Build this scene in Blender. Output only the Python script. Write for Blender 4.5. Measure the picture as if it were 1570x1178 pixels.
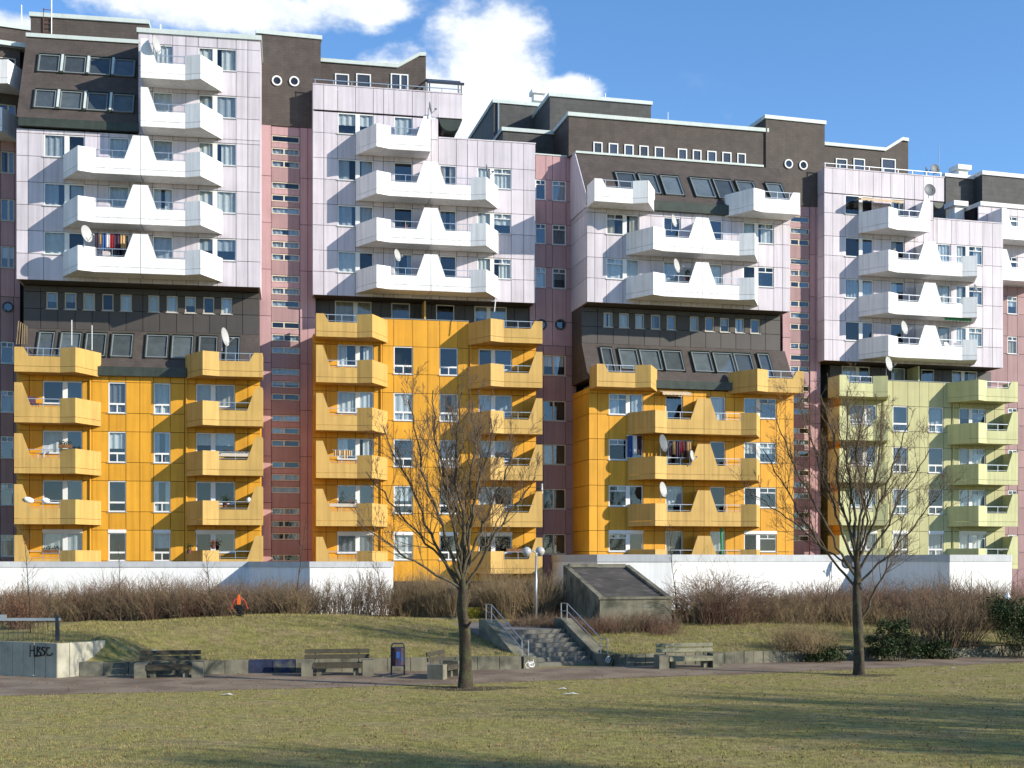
import bpy, math, random
import numpy as np
from mathutils import Vector, Matrix

S = bpy.context.scene
COL = S.collection
for _o in list(bpy.data.objects):
    bpy.data.objects.remove(_o)

# ---------------------------------------------------------------- camera
FPX, CX, HY, EYE = 2000.0, 785.0, 860.0, 4.1      # focal length and principal point in photo pixels, eye height over the path
PW, PH = 1570.0, 1178.0
cd = bpy.data.cameras.new('camera')
cd.sensor_width = 36.0
cd.lens = 36.0 * FPX / PW
cd.shift_y = (HY - PH / 2) / PW
cd.clip_start = 0.5
cd.clip_end = 3000
cam = bpy.data.objects.new('camera', cd)
COL.objects.link(cam)
cam.location = (0, 0, EYE)
cam.rotation_euler = (math.radians(90), 0, 0)
S.camera = cam

# ---------------------------------------------------------------- sun, sky, exposure
SUN = Vector((3.37, -1.465, 1.53)).normalized()    # towards the sun: low, from the right and a little in front
sun_el = math.asin(SUN.z)
sun_rot = math.atan2(SUN.x, SUN.y)
ld = bpy.data.lights.new('sun', 'SUN')
ld.energy = 4.8
ld.angle = math.radians(0.5)
ld.color = (1.0, 0.93, 0.80)
lo = bpy.data.objects.new('sun', ld)
COL.objects.link(lo)
lo.location = (60, -30, 40)
lo.rotation_euler = SUN.to_track_quat('Z', 'Y').to_euler()
S.view_settings.view_transform = 'Standard'
S.view_settings.look = 'None'
S.view_settings.exposure = 0.5
S.view_settings.gamma = 1.0
S.view_settings.use_curve_mapping = False
S.cycles.max_bounces = 5
S.cycles.diffuse_bounces = 3
S.cycles.glossy_bounces = 2
S.cycles.transparent_max_bounces = 12
S.cycles.use_denoising = True
S.cycles.caustics_reflective = False
S.cycles.caustics_refractive = False

wd = bpy.data.worlds.new('World')
S.world = wd
wd.use_nodes = True
wd.cycles.sampling_method = 'MANUAL'
wd.cycles.sample_map_resolution = 256
nt = wd.node_tree
nt.nodes.clear()


def nd(t, kind, **kw):
    n = t.nodes.new(kind)
    for k, v in kw.items():
        setattr(n, k, v)
    return n


def setin(t, node, key, v):
    if v is None:
        return
    if isinstance(v, bpy.types.NodeSocket):
        t.links.new(v, node.inputs[key])
    else:
        node.inputs[key].default_value = v


def mth(t, op, a, b=None, c=None, clamp=False):
    n = nd(t, 'ShaderNodeMath', operation=op, use_clamp=clamp)
    for i, v in enumerate((a, b, c)):
        setin(t, n, i, v)
    return n.outputs[0]


def vmth(t, op, a, b=None):
    n = nd(t, 'ShaderNodeVectorMath', operation=op)
    setin(t, n, 0, a)
    setin(t, n, 1, b)
    return n.outputs['Value'] if op in ('LENGTH', 'DOT_PRODUCT', 'DISTANCE') else n.outputs[0]


def noise(t, vec, scale, detail=4, rough=0.55):
    n = nd(t, 'ShaderNodeTexNoise')
    t.links.new(vec, n.inputs['Vector'])
    n.inputs['Scale'].default_value = scale
    n.inputs['Detail'].default_value = detail
    n.inputs['Roughness'].default_value = rough
    return n.outputs['Fac']


def mrange(t, v, a, b, c, d, smooth=False):
    n = nd(t, 'ShaderNodeMapRange')
    n.interpolation_type = 'SMOOTHSTEP' if smooth else 'LINEAR'
    n.clamp = True
    t.links.new(v, n.inputs[0])
    for i, x in enumerate((a, b, c, d)):
        n.inputs[i + 1].default_value = x
    return n.outputs[0]


def mixc(t, fac, a, b, blend='MIX'):
    n = nd(t, 'ShaderNodeMix', data_type='RGBA', blend_type=blend)
    setin(t, n, 0, fac)
    setin(t, n, 6, a if isinstance(a, bpy.types.NodeSocket) else (*a, 1))
    setin(t, n, 7, b if isinstance(b, bpy.types.NodeSocket) else (*b, 1))
    return n.outputs[2]


SKY_STRENGTH = 0.15
sky = nd(nt, 'ShaderNodeTexSky', sky_type='NISHITA')
sky.sun_disc = False
sky.sun_elevation = sun_el
sky.sun_rotation = sun_rot
sky.altitude = 50
sky.air_density = 0.85
sky.dust_density = 0.05
sky.ozone_density = 3.6
tc = nd(nt, 'ShaderNodeTexCoord')
dirv = tc.outputs['Generated']
dirn = vmth(nt, 'NORMALIZE', dirv)
# cumulus: soft banks at a few bearings, broken up by noise; fair-weather wisps over the whole sky
big = noise(nt, vmth(nt, 'MULTIPLY', dirn, (1, 1, 1.7)), 9.0, 5, 0.6)
fine = noise(nt, vmth(nt, 'MULTIPLY', dirn, (1, 1, 1.6)), 26.0, 5, 0.6)


def bank(px, py, rx, rz):
    d = Vector((px - CX, FPX, HY - py)).normalized()
    off = vmth(nt, 'SUBTRACT', dirn, tuple(d))
    q = vmth(nt, 'DIVIDE', off, (rx / FPX, rx / FPX, rz / FPX))
    return mth(nt, 'SUBTRACT', 1.0, vmth(nt, 'LENGTH', q))


banks = None
for b in ((752, 116, 108, 126), (640, 152, 130, 72), (715, 225, 210, 118), (872, 146, 60, 34), (330, 10, 260, 40), (540, 2, 110, 34),
          (110, 58, 180, 30), (-500, 120, 380, 110), (1950, 60, 300, 70), (2600, 160, 500, 90), (-1500, 60, 500, 120)):
    m = bank(*b)
    banks = m if banks is None else mth(nt, 'MAXIMUM', banks, m)
dens = mth(nt, 'ADD', banks, mth(nt, 'MULTIPLY', mth(nt, 'SUBTRACT', big, 0.5), 1.05))
dens = mth(nt, 'ADD', dens, mth(nt, 'MULTIPLY', mth(nt, 'SUBTRACT', fine, 0.5), 0.9))
cover = mrange(nt, dens, 0.04, 0.46, 0.0, 0.97, True)
wisp = mth(nt, 'MULTIPLY', mrange(nt, big, 0.62, 0.85, 0.0, 0.35, True), mrange(nt, fine, 0.35, 0.7, 0.3, 1.0, True))
cover = mth(nt, 'MAXIMUM', cover, wisp)
shade = mrange(nt, mth(nt, 'ADD', fine, mth(nt, 'MULTIPLY', dens, 0.25)), 0.35, 0.75, 0.0, 1.0, True)
ccol = mixc(nt, shade, (3.6, 4.05, 4.7), (5.3, 5.5, 5.8))
hsv = nd(nt, 'ShaderNodeHueSaturation')
hsv.inputs['Saturation'].default_value = 1.10
hsv.inputs['Value'].default_value = 1.15
nt.links.new(sky.outputs[0], hsv.inputs['Color'])
skyc = mixc(nt, cover, hsv.outputs[0], ccol)
bg = nd(nt, 'ShaderNodeBackground')
nt.links.new(skyc, bg.inputs['Color'])
bg.inputs['Strength'].default_value = SKY_STRENGTH
wo = nd(nt, 'ShaderNodeOutputWorld')
nt.links.new(bg.outputs[0], wo.inputs[0])

# ---------------------------------------------------------------- materials
MATS = {}


def M(name, c, rough=0.75, var=0.12, scale=2.0, streak=0.0, rnd=0.0, bump=0.0, bscale=40.0, spec=0.25, metal=0.0, brick=None, c2=None, c2t=(0.5, 0.65), c2s=1.5):
    m = bpy.data.materials.new(name)
    m.use_nodes = True
    t = m.node_tree
    p = t.nodes['Principled BSDF']
    p.inputs['Roughness'].default_value = rough
    p.inputs['Specular IOR Level'].default_value = spec
    p.inputs['Metallic'].default_value = metal
    geo = nd(t, 'ShaderNodeNewGeometry')
    pos = geo.outputs['Position']
    col = None
    if c2 is not None:
        col = mixc(t, mrange(t, noise(t, pos, c2s, 5), c2t[0], c2t[1], 0, 1), c, c2)
    n1 = noise(t, pos, scale, 5)
    f = mrange(t, n1, 0.3, 0.7, 1 - var, 1 + var)
    if streak:
        st = noise(t, vmth(t, 'MULTIPLY', pos, (5.0, 5.0, 0.22)), 1.0, 4)
        f = mth(t, 'MULTIPLY', f, mrange(t, st, 0.42, 0.72, 1.0, 1 - streak))
    if rnd:
        oi = nd(t, 'ShaderNodeObjectInfo')
        f = mth(t, 'MULTIPLY', f, mrange(t, oi.outputs['Random'], 0, 1, 1 - rnd, 1 + rnd))
    if brick:
        bt = nd(t, 'ShaderNodeTexBrick')
        tco = nd(t, 'ShaderNodeTexCoord')
        mp = nd(t, 'ShaderNodeMapping')
        t.links.new(tco.outputs['Object'], mp.inputs[0])
        mp.inputs['Rotation'].default_value = (math.radians(90), 0, 0) if brick[2] else (0, 0, 0.25)
        t.links.new(mp.outputs[0], bt.inputs['Vector'])
        bt.inputs['Color1'].default_value = (1.07, 1.07, 1.07, 1)
        bt.inputs['Color2'].default_value = (0.92, 0.92, 0.92, 1)
        bt.inputs['Mortar'].default_value = (0.72, 0.72, 0.72, 1)
        bt.inputs['Scale'].default_value = 1.0
        bt.inputs['Mortar Size'].default_value = brick[3]
        bt.inputs['Brick Width'].default_value = brick[0]
        bt.inputs['Row Height'].default_value = brick[1]
        bc = bt.outputs['Color']
    else:
        bc = None
    vec = nd(t, 'ShaderNodeCombineXYZ')
    for i in range(3):
        t.links.new(f, vec.inputs[i])
    base = col if col is not None else c
    out = mixc(t, 1.0, base, vec.outputs[0], 'MULTIPLY')
    if bc is not None:
        out = mixc(t, 1.0, out, bc, 'MULTIPLY')
    t.links.new(out, p.inputs['Base Color'])
    if bump:
        b = nd(t, 'ShaderNodeBump')
        b.inputs['Strength'].default_value = bump
        b.inputs['Distance'].default_value = 0.02
        t.links.new(noise(t, pos, bscale, 4), b.inputs['Height'])
        t.links.new(b.outputs[0], p.inputs['Normal'])
    MATS[name] = m
    return m


M('lilac', (0.565, 0.515, 0.558), 0.6, 0.06, 0.8, 0.21, 0.08, spec=0.3)
M('white', (0.82, 0.81, 0.80), 0.6, 0.06, 0.9, 0.20, 0.03, bump=0.1)
M('orange', (0.65, 0.312, 0.022), 0.6, 0.08, 0.7, 0.20, 0.08, spec=0.35)
M('yellow', (0.545, 0.345, 0.105), 0.65, 0.07, 0.9, 0.24, 0.04, bump=0.1)
M('green', (0.45, 0.43, 0.225), 0.65, 0.07, 0.8, 0.14, 0.07)
M('pale_green', (0.53, 0.52, 0.27), 0.65, 0.07, 0.9, 0.22, 0.04, bump=0.1)
M('slate', (0.082, 0.066, 0.058), 0.7, 0.16, 1.4, 0.12, 0.0, bump=0.15, brick=(0.34, 0.17, True, 0.008))
M('slate_grey', (0.072, 0.07, 0.068), 0.7, 0.16, 1.4, 0.1, 0.0, bump=0.15, brick=(0.6, 0.34, True, 0.012))
M('brown_panel', (0.062, 0.053, 0.048), 0.55, 0.10, 1.0, 0.10, 0.10, spec=0.4)
M('pink', (0.43, 0.262, 0.268), 0.65, 0.07, 0.8, 0.14, 0.06)
M('mauve', (0.31, 0.195, 0.195), 0.65, 0.08, 0.8, 0.16, 0.08)
M('backing', (0.018, 0.017, 0.017), 0.9, 0.1)  # near-black colour stands in for the darkness of the rooms behind
M('soffit', (0.10, 0.085, 0.075), 0.8, 0.12)
M('fascia', (0.52, 0.57, 0.54), 0.45, 0.06, 1.2, 0.08, spec=0.4)
M('gutter', (0.045, 0.055, 0.045), 0.4, 0.2, 2.0, 0.2)
M('frame', (0.72, 0.71, 0.69), 0.5, 0.04, 3.0, 0.0, 0.05)
M('cream_frame', (0.55, 0.47, 0.37), 0.55, 0.06, 3.0, 0.0, 0.05)
M('grey_frame', (0.20, 0.22, 0.23), 0.45, 0.05)
M('steel', (0.46, 0.48, 0.50), 0.35, 0.06, metal=0.7)
M('dark_steel', (0.035, 0.04, 0.05), 0.45, 0.1)
M('concrete', (0.195, 0.18, 0.13), 0.85, 0.16, 1.6, 0.25, 0.06, bump=0.35, bscale=22, c2=(0.075, 0.076, 0.055), c2t=(0.48, 0.68), c2s=1.3)
M('pale_concrete', (0.38, 0.355, 0.27), 0.85, 0.12, 1.8, 0.14, 0.06, bump=0.3, bscale=24, c2=(0.24, 0.235, 0.19), c2t=(0.5, 0.7))
M('wall_white', (0.74, 0.73, 0.71), 0.8, 0.08, 0.6, 0.12, bump=0.2, bscale=18)
M('coping', (0.42, 0.43, 0.44), 0.6, 0.08, 1.5, 0.1)
M('wood', (0.055, 0.047, 0.032), 0.8, 0.25, 6.0, 0.0, 0.15, bump=0.3, bscale=60)
M('pale_wood', (0.20, 0.19, 0.125), 0.8, 0.25, 6.0, 0.0, 0.12, bump=0.3, bscale=60)
M('bark', (0.062, 0.045, 0.030), 0.9, 0.35, 14.0, streak=0.5, bump=0.8, bscale=26, c2=(0.075, 0.072, 0.034), c2t=(0.45, 0.6), c2s=3.0)
M('bark_dark', (0.05, 0.04, 0.028), 0.9, 0.3, 14.0, bump=0.6, bscale=30, c2=(0.085, 0.085, 0.04), c2t=(0.5, 0.65), c2s=3.0)
M('limb_bark', (0.092, 0.074, 0.047), 0.9, 0.3, 12.0, bump=0.4, bscale=30)
M('twig', (0.135, 0.094, 0.06), 0.85, 0.3, 3.0)
M('twig_red', (0.175, 0.098, 0.068), 0.85, 0.4, 1.0, c2=(0.17, 0.125, 0.075), c2t=(0.42, 0.58), c2s=0.7)
M('twig_tan', (0.23, 0.165, 0.09), 0.85, 0.3, 1.5)
M('leaf_dry', (0.19, 0.085, 0.035), 0.8, 0.4, 4.0)
M('leaf_green', (0.028, 0.046, 0.013), 0.6, 0.5, 3.0, spec=0.2)
M('paper', (0.75, 0.75, 0.74), 0.7, 0.05)
M('black', (0.012, 0.012, 0.013), 0.6, 0.1)
M('dish_white', (0.40, 0.40, 0.39), 0.5, 0.05)
M('dish_grey', (0.13, 0.14, 0.15), 0.5, 0.08)
M('toy_orange', (0.75, 0.13, 0.02), 0.5, 0.1)
M('toy_red', (0.42, 0.04, 0.03), 0.5, 0.1)
M('pane_reflection', (0.15, 0.16, 0.165), 0.9, 0.2, 2.0, 0.0, 0.5)  # flat grey behind the roof panes, painted in place of their reflection
M('rust', (0.13, 0.055, 0.045), 0.8, 0.2)
M('cloth_blue', (0.03, 0.08, 0.25), 0.9, 0.2)
M('cloth_dark', (0.06, 0.03, 0.05), 0.9, 0.2)
M('cloth_tan', (0.5, 0.33, 0.15), 0.9, 0.2)
M('cloth_red', (0.35, 0.03, 0.04), 0.9, 0.2)
M('awning_green', (0.05, 0.26, 0.11), 0.9, 0.15)
M('awning_beige', (0.55, 0.42, 0.28), 0.9, 0.15)
M('paint_blue', (0.02, 0.028, 0.062), 0.8, 0.4, 3.0, c2=(0.07, 0.07, 0.06), c2t=(0.5, 0.62), c2s=2.5)
M('bin_paint', (0.045, 0.022, 0.03), 0.5, 0.4, 6.0, c2=(0.025, 0.035, 0.09), c2t=(0.48, 0.56), c2s=5.0)
M('olive_paint', (0.30, 0.27, 0.03), 0.7, 0.1)
M('flower_red', (0.4, 0.05, 0.03), 0.8, 0.4)
M('soil', (0.06, 0.045, 0.03), 0.95, 0.3, 6.0, bump=0.5)
M('globe', (0.40, 0.39, 0.37), 0.25, 0.05, spec=0.5)
M('paving', (0.255, 0.195, 0.135), 0.85, 0.14, 0.5, c2=(0.165, 0.118, 0.08), c2t=(0.42, 0.62), c2s=0.6, bump=0.25, bscale=30, brick=(0.2, 0.1, False, 0.008))
M('plaza', (0.17, 0.155, 0.14), 0.9, 0.2, 0.5, bump=0.2)
M('step', (0.165, 0.155, 0.13), 0.85, 0.18, 1.5, 0.2, 0.04, bump=0.3, c2=(0.10, 0.098, 0.08))
M('bitumen', (0.075, 0.068, 0.06), 0.9, 0.25, 1.2, bump=0.4, c2=(0.12, 0.11, 0.095), c2t=(0.55, 0.7))
M('lawn', (0.235, 0.205, 0.06), 0.95, 0.38, 3.2, bump=0.8, bscale=9, c2=(0.26, 0.205, 0.085), c2t=(0.44, 0.62), c2s=0.6)
M('bank_turf', (0.20, 0.177, 0.054), 0.95, 0.36, 2.6, bump=0.8, bscale=9, c2=(0.23, 0.18, 0.08), c2t=(0.45, 0.6), c2s=0.9)
M('blade', (0.255, 0.225, 0.07), 0.9, 0.42, 4.5, c2=(0.28, 0.22, 0.095), c2t=(0.42, 0.6), c2s=1.1)


def glass_mat():
    m = bpy.data.materials.new('glass')
    m.use_nodes = True
    t = m.node_tree
    t.nodes.clear()
    fr = nd(t, 'ShaderNodeFresnel')
    fr.inputs[0].default_value = 1.55
    oi = nd(t, 'ShaderNodeObjectInfo')
    f = mth(t, 'ADD', mth(t, 'MULTIPLY', fr.outputs[0], 0.9), mrange(t, oi.outputs['Random'], 0, 1, 0.0, 0.07), clamp=True)
    gb = nd(t, 'ShaderNodeNewGeometry')
    f = mth(t, 'MULTIPLY', f, mth(t, 'SUBTRACT', 1.0, gb.outputs['Backfacing']))
    tr = nd(t, 'ShaderNodeBsdfTransparent')
    tr.inputs[0].default_value = (0.86, 0.89, 0.90, 1)
    gl = nd(t, 'ShaderNodeBsdfGlossy')
    gl.inputs['Roughness'].default_value = 0.02
    gl.inputs['Color'].default_value = (0.85, 0.92, 1.0, 1)
    mx = nd(t, 'ShaderNodeMixShader')
    t.links.new(f, mx.inputs[0])
    t.links.new(tr.outputs[0], mx.inputs[1])
    t.links.new(gl.outputs[0], mx.inputs[2])
    o = nd(t, 'ShaderNodeOutputMaterial')
    t.links.new(mx.outputs[0], o.inputs[0])
    MATS['glass'] = m


glass_mat()
for nm, c in (('net_curtain', (0.62, 0.62, 0.60)), ('dark_curtain', (0.16, 0.16, 0.18)), ('warm_curtain', (0.42, 0.36, 0.28)), ('red_curtain', (0.3, 0.02, 0.03)), ('grey_blind', (0.38, 0.40, 0.42))):
    M(nm, c, 0.9, 0.08, 6.0)

# ---------------------------------------------------------------- building blocks for meshes and objects
RNG = random.Random(11)


def link(o, parent=None):
    COL.objects.link(o)
    if parent is not None:
        o.parent = parent
    return o


def tag(o, label, cat, group=None, kind=None):
    if label:
        o['label'] = label
    if cat:
        o['category'] = cat
    if group:
        o['group'] = group
    if kind:
        o['kind'] = kind
    return o


def thing(name, label, cat, loc=(0, 0, 0), rz=0.0, group=None):
    o = bpy.data.objects.new(name, None)
    link(o)
    o.empty_display_size = 0.3
    o.location = loc
    o.rotation_euler = (0, 0, rz)
    return tag(o, label, cat, group)


class MB:
    def __init__(s):
        s.v = []
        s.f = []

    def add(s, vs, fs):
        n = len(s.v)
        s.v += [tuple(p) for p in vs]
        s.f += [tuple(i + n for i in f) for f in fs]
        return s

    def box(s, x0, x1, y0, y1, z0, z1):
        return s.add([(x0, y0, z0), (x1, y0, z0), (x1, y1, z0), (x0, y1, z0), (x0, y0, z1), (x1, y0, z1), (x1, y1, z1), (x0, y1, z1)],
                     [(0, 3, 2, 1), (4, 5, 6, 7), (0, 1, 5, 4), (1, 2, 6, 5), (2, 3, 7, 6), (3, 0, 4, 7)])

    def prism(s, poly, y0, y1):            # polygon in x,z pushed along y (poly counter-clockwise seen from -y)
        n = len(poly)
        vs = [(x, y0, z) for x, z in poly] + [(x, y1, z) for x, z in poly]
        fs = [tuple(range(n)), tuple(range(2 * n - 1, n - 1, -1))]
        for i in range(n):
            j = (i + 1) % n
            fs.append((j, i, i + n, j + n))
        return s.add(vs, fs)

    def slab(s, poly, z0, z1):             # polygon in x,y pushed along z (poly counter-clockwise from above)
        n = len(poly)
        vs = [(x, y, z0) for x, y in poly] + [(x, y, z1) for x, y in poly]
        fs = [tuple(range(n - 1, -1, -1)), tuple(range(n, 2 * n))]
        for i in range(n):
            j = (i + 1) % n
            fs.append((i, j, j + n, i + n))
        return s.add(vs, fs)

    def tube(s, p, q, r, n=6, r2=None):
        p, q = Vector(p), Vector(q)
        d = (q - p).normalized()
        a = d.orthogonal().normalized()
        b = d.cross(a)
        r2 = r if r2 is None else r2
        vs = [p + (a * math.cos(2 * math.pi * i / n) + b * math.sin(2 * math.pi * i / n)) * r for i in range(n)]
        vs += [q + (a * math.cos(2 * math.pi * i / n) + b * math.sin(2 * math.pi * i / n)) * r2 for i in range(n)]
        fs = [(i, (i + 1) % n, (i + 1) % n + n, i + n) for i in range(n)]
        fs += [tuple(range(n - 1, -1, -1)), tuple(range(n, 2 * n))]
        return s.add(vs, fs)

    def path(s, pts, r, n=6):
        for a, b in zip(pts, pts[1:]):
            s.tube(a, b, r, n)
        return s

    def lathe(s, prof, n=16, cap=False):   # (r, z) profile round z
        vs = [(r * math.cos(2 * math.pi * i / n), r * math.sin(2 * math.pi * i / n), z) for r, z in prof for i in range(n)]
        fs = []
        for k in range(len(prof) - 1):
            for i in range(n):
                j = (i + 1) % n
                fs.append((k * n + i, k * n + j, (k + 1) * n + j, (k + 1) * n + i))
        if cap:
            fs.append(tuple(range(n - 1, -1, -1)))
            fs.append(tuple(range((len(prof) - 1) * n, len(prof) * n)))
        return s.add(vs, fs)

    def mesh(s, name, mat, smooth=False):
        me = bpy.data.meshes.new(name)
        me.from_pydata(s.v, [], s.f)
        me.materials.append(MATS[mat])
        if smooth:
            me.shade_smooth()
        return me

    def build(s, name, mat, parent=None, loc=(0, 0, 0), rot=(0, 0, 0), smooth=False):
        o = bpy.data.objects.new(name, s.mesh(name, mat, smooth))
        o.location = loc
        o.rotation_euler = rot
        return link(o, parent)


def mirror(mb):
    r = MB()
    r.v = [(-x, y, z) for x, y, z in mb.v]
    r.f = [tuple(reversed(f)) for f in mb.f]
    return r


CUBES = {}


def bx(name, par, mat, x0, x1, y0, y1, z0, z1, jit=0.0):
    if mat not in CUBES:
        CUBES[mat] = MB().box(-.5, .5, -.5, .5, -.5, .5).mesh('block', mat)
    o = bpy.data.objects.new(name, CUBES[mat])
    o.location = ((x0 + x1) / 2, (y0 + y1) / 2 + RNG.uniform(-jit, jit), (z0 + z1) / 2)
    o.scale = (abs(x1 - x0), abs(y1 - y0), abs(z1 - z0))
    if jit:
        o.rotation_euler = (RNG.uniform(-.0025, .0025), 0, RNG.uniform(-.003, .003))
    return link(o, par)


def W(px, py, Y):
    return Vector(((px - CX) * Y / FPX, Y, EYE + (HY - py) * Y / FPX))


# ---------------------------------------------------------------- a facade: local x along it, local -y towards the park
BASE = 1.3


class Block:
    def __init__(s, name, label, cat, xl, Yl, xr, Yr, group=None):
        a = Vector(((xl - CX) * Yl / FPX, Yl))
        b = Vector(((xr - CX) * Yr / FPX, Yr))
        s.p = a
        s.len = (b - a).length
        s.u = (b - a).normalized()
        s.n = Vector((-s.u.y, s.u.x))      # into the building
        s.ang = math.atan2(s.u.y, s.u.x)
        s.o = thing(name, label, cat, (a.x, a.y, BASE), s.ang, group)

    def U(s, px, d=0.0):                   # where the sight line of a photo column meets the plane d metres in front of the facade
        k = (px - CX) / FPX
        o = s.p - s.n * d
        t = (k * o.y - o.x) / (s.u.x - k * s.u.y)
        return t

    def dist(s, px, d=0.0):
        return (s.p - s.n * d + s.u * s.U(px, d)).y

    def Z(s, px, py, d=0.0):
        return EYE + (HY - py) * s.dist(px, d) / FPX - BASE

    def world(s, u, y, z):
        p = s.p + s.u * u + s.n * y
        return Vector((p.x, p.y, z + BASE))


PT = 0.10      # cladding panel thickness
GAP = 0.014


def panel(par, mat, u0, u1, z0, z1, y=0.0, g=GAP):
    if u1 - u0 < 0.06 or z1 - z0 < 0.06:
        return
    bx('panel', par, mat, u0 + g, u1 - g, y, y + PT, z0 + g, z1 - g, jit=0.004)


def curtain_mesh(w, h, seed, mat):
    r = random.Random(seed)
    n = max(6, int(w / 0.05))
    k = r.uniform(14, 26)
    mb = MB()
    vs = []
    for i in range(n + 1):
        x = w * i / n
        y = 0.03 * math.sin(k * x + r.uniform(-.3, .3)) + 0.01 * math.sin(5.3 * x)
        vs += [(x, y, 0), (x, y, h)]
    mb.add(vs, [(2 * i, 2 * i + 2, 2 * i + 3, 2 * i + 1) for i in range(n)])
    return mb


WCOUNT = [0]


def window(par, u0, z0, w, h, y=0.05, kind='single', frame='frame', rx=0.0, curtain=True, fw=0.06, deep=0.0):
    """frame with its panes, sometimes a curtain, set at the facade plane"""
    WCOUNT[0] += 1
    r = random.Random(WCOUNT[0] * 77 + int(u0 * 10))
    fb = MB()
    fd = 0.08
    cells = []

    def bar(x0, x1, zz0, zz1):
        fb.box(x0, x1, 0, fd, zz0, zz1)
    bar(0, w, 0, fw)
    bar(0, w, h - fw, h)
    bar(0, fw, fw, h - fw)
    bar(w - fw, w, fw, h - fw)
    if kind in ('pair', 'pair_r', 'pair_t', 'pair_rt'):
        wide = 0.50
        mw = 0.26 if w > 1.6 else 0.10
        if 'r' in kind[4:]:
            xm = w * (1 - wide) - mw
        else:
            xm = w * wide
        bar(xm, xm + mw, fw, h - fw)
        cells = [(fw, xm, fw, h - fw), (xm + mw, w - fw, fw, h - fw)]
        if 't' in kind[4:]:
            i = 1 if 'r' in kind[4:] else 0
            a, b, c, d = cells.pop(i)
            zt = c + (d - c) * 0.74
            bar(a, b, zt, zt + 0.05)
            xm2 = (a + b) / 2
            bar(xm2 - .025, xm2 + .025, zt + 0.05, d)
            cells += [(a, b, c, zt), (a, xm2 - .025, zt + .05, d), (xm2 + .025, b, zt + .05, d)]
    elif kind == 'tall':
        zt = h * 0.27
        bar(fw, w - fw, zt, zt + 0.10)
        cells = [(fw, w - fw, zt + 0.10, h - fw)]
        if r.random() < 0.6:
            bar(w / 2 - .03, w / 2 + .03, fw, zt)
            cells += [(fw, w / 2 - .03, fw, zt), (w / 2 + .03, w - fw, fw, zt)]
        else:
            cells += [(fw, w - fw, fw, zt)]
    elif kind == 'top':
        zt = h * 0.74
        bar(fw, w - fw, zt, zt + 0.05)
        bar(w / 2 - .025, w / 2 + .025, zt + 0.05, h - fw)
        cells = [(fw, w - fw, fw, zt), (fw, w / 2 - .025, zt + .05, h - fw), (w / 2 + .025, w - fw, zt + .05, h - fw)]
    elif kind == 'slot':
        xm = w * r.choice((0.42, 0.42, 0.0))
        if xm:
            bar(xm, xm + 0.08, fw, h - fw)
            cells = [(fw, xm, fw, h - fw), (xm + .08, w - fw, fw, h - fw)]
        else:
            cells = [(fw, w - fw, fw, h - fw)]
    else:
        cells = [(fw, w - fw, fw, h - fw)]
    o = fb.build('window', frame, par, (u0, y, z0), (rx, 0, 0))
    for a, b, c, d in cells:
        bx('pane', o, 'glass', a - .005, b + .005, 0.045, 0.055, c - .005, d + .005)
    if curtain:
        q = r.random()
        if q < 0.72:
            mat = r.choice(('net_curtain', 'net_curtain', 'net_curtain', 'net_curtain', 'warm_curtain', 'grey_blind', 'dark_curtain'))
            if kind == 'slot':
                mat = 'grey_blind'
            iw, ih = w - 2 * fw, h - 2 * fw
            style = r.random()
            if style < 0.45:
                parts = [(fw, iw, fw, ih)]
            elif style < 0.7:
                s_ = r.uniform(.25, .4)
                parts = [(fw, iw * s_, fw, ih), (fw + iw * (1 - s_), iw * s_, fw, ih)]
            elif style < 0.85:
                parts = [(fw, iw, fw + ih * .45, ih * .55)]
            else:
                parts = [(fw, iw * .5, fw, ih)]
            for a, cw, c, ch in parts:
                curtain_mesh(cw, ch, WCOUNT[0], mat).build('curtain', mat, o, (a, 0.13, c))
    return o


SILL = 1.26


def facade(B, wall, mat, cols, heads, zb, zt, wins, sill=SILL, frame='frame', y=0.0, shutters=False):
    """cladding in two bands per storey (spandrel, window band) with every panel its own piece; wins: (u0, u1, kind)"""
    cols = sorted(cols)
    heads = sorted(heads)
    prev = zb

    def band(z0, z1, openings):
        cs = list(cols)
        for a, b, k in openings:
            cs = [c for c in cs if not (a + .02 < c < b - .02)]
            for e in (a, b):
                if min(abs(c - e) for c in cs) > 0.12:
                    cs.append(e)
                else:
                    i = min(range(len(cs)), key=lambda i: abs(cs[i] - e))
                    cs[i] = e
        cs.sort()
        for a, b in zip(cs, cs[1:]):
            if any(a > oa - .02 and b < ob + .02 for oa, ob, k in openings):
                continue
            panel(wall, mat, a, b, z0, z1, y)
    for i, H in enumerate(heads):
        doors = [w for w in wins if w[2].startswith('door')]
        band(prev, H - sill, doors)
        band(H - sill, H, wins)
        for a, b, k in wins:
            if k.startswith('door'):
                z0 = max(prev + .02, H - 2.25)
                window(B.o, a, z0, b - a, H - z0, y + .05, 'single', frame)
                if z0 > prev + .08:
                    panel(wall, mat, a, b, prev, z0, y)
            else:
                top = H
                if shutters and i == 0:
                    bx('shutter_box', B.o, 'frame', a - .02, b + .02, y - .03, y + .09, H - .16, H + .03)
                    top = H - .16
                kk = k
                window(B.o, a, H - sill, b - a, top - H + sill, y + .05, kk, frame)
                bx('sill', B.o, 'coping', a - .05, b + .05, y - .06, y + .04, H - sill - .045, H - sill - .004)
        prev = H
    if zt - prev > 0.1:
        band(prev, zt, [])


# ---------------------------------------------------------------- the balcony: one half, with a fin at its start and a pointed bay at its end
PA, PB, PC, PD = (0.012, -1.55), (2.38, -1.55), (3.24, -1.92), (4.32, -0.02)
D1 = 1.55
MODS = {}


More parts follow.
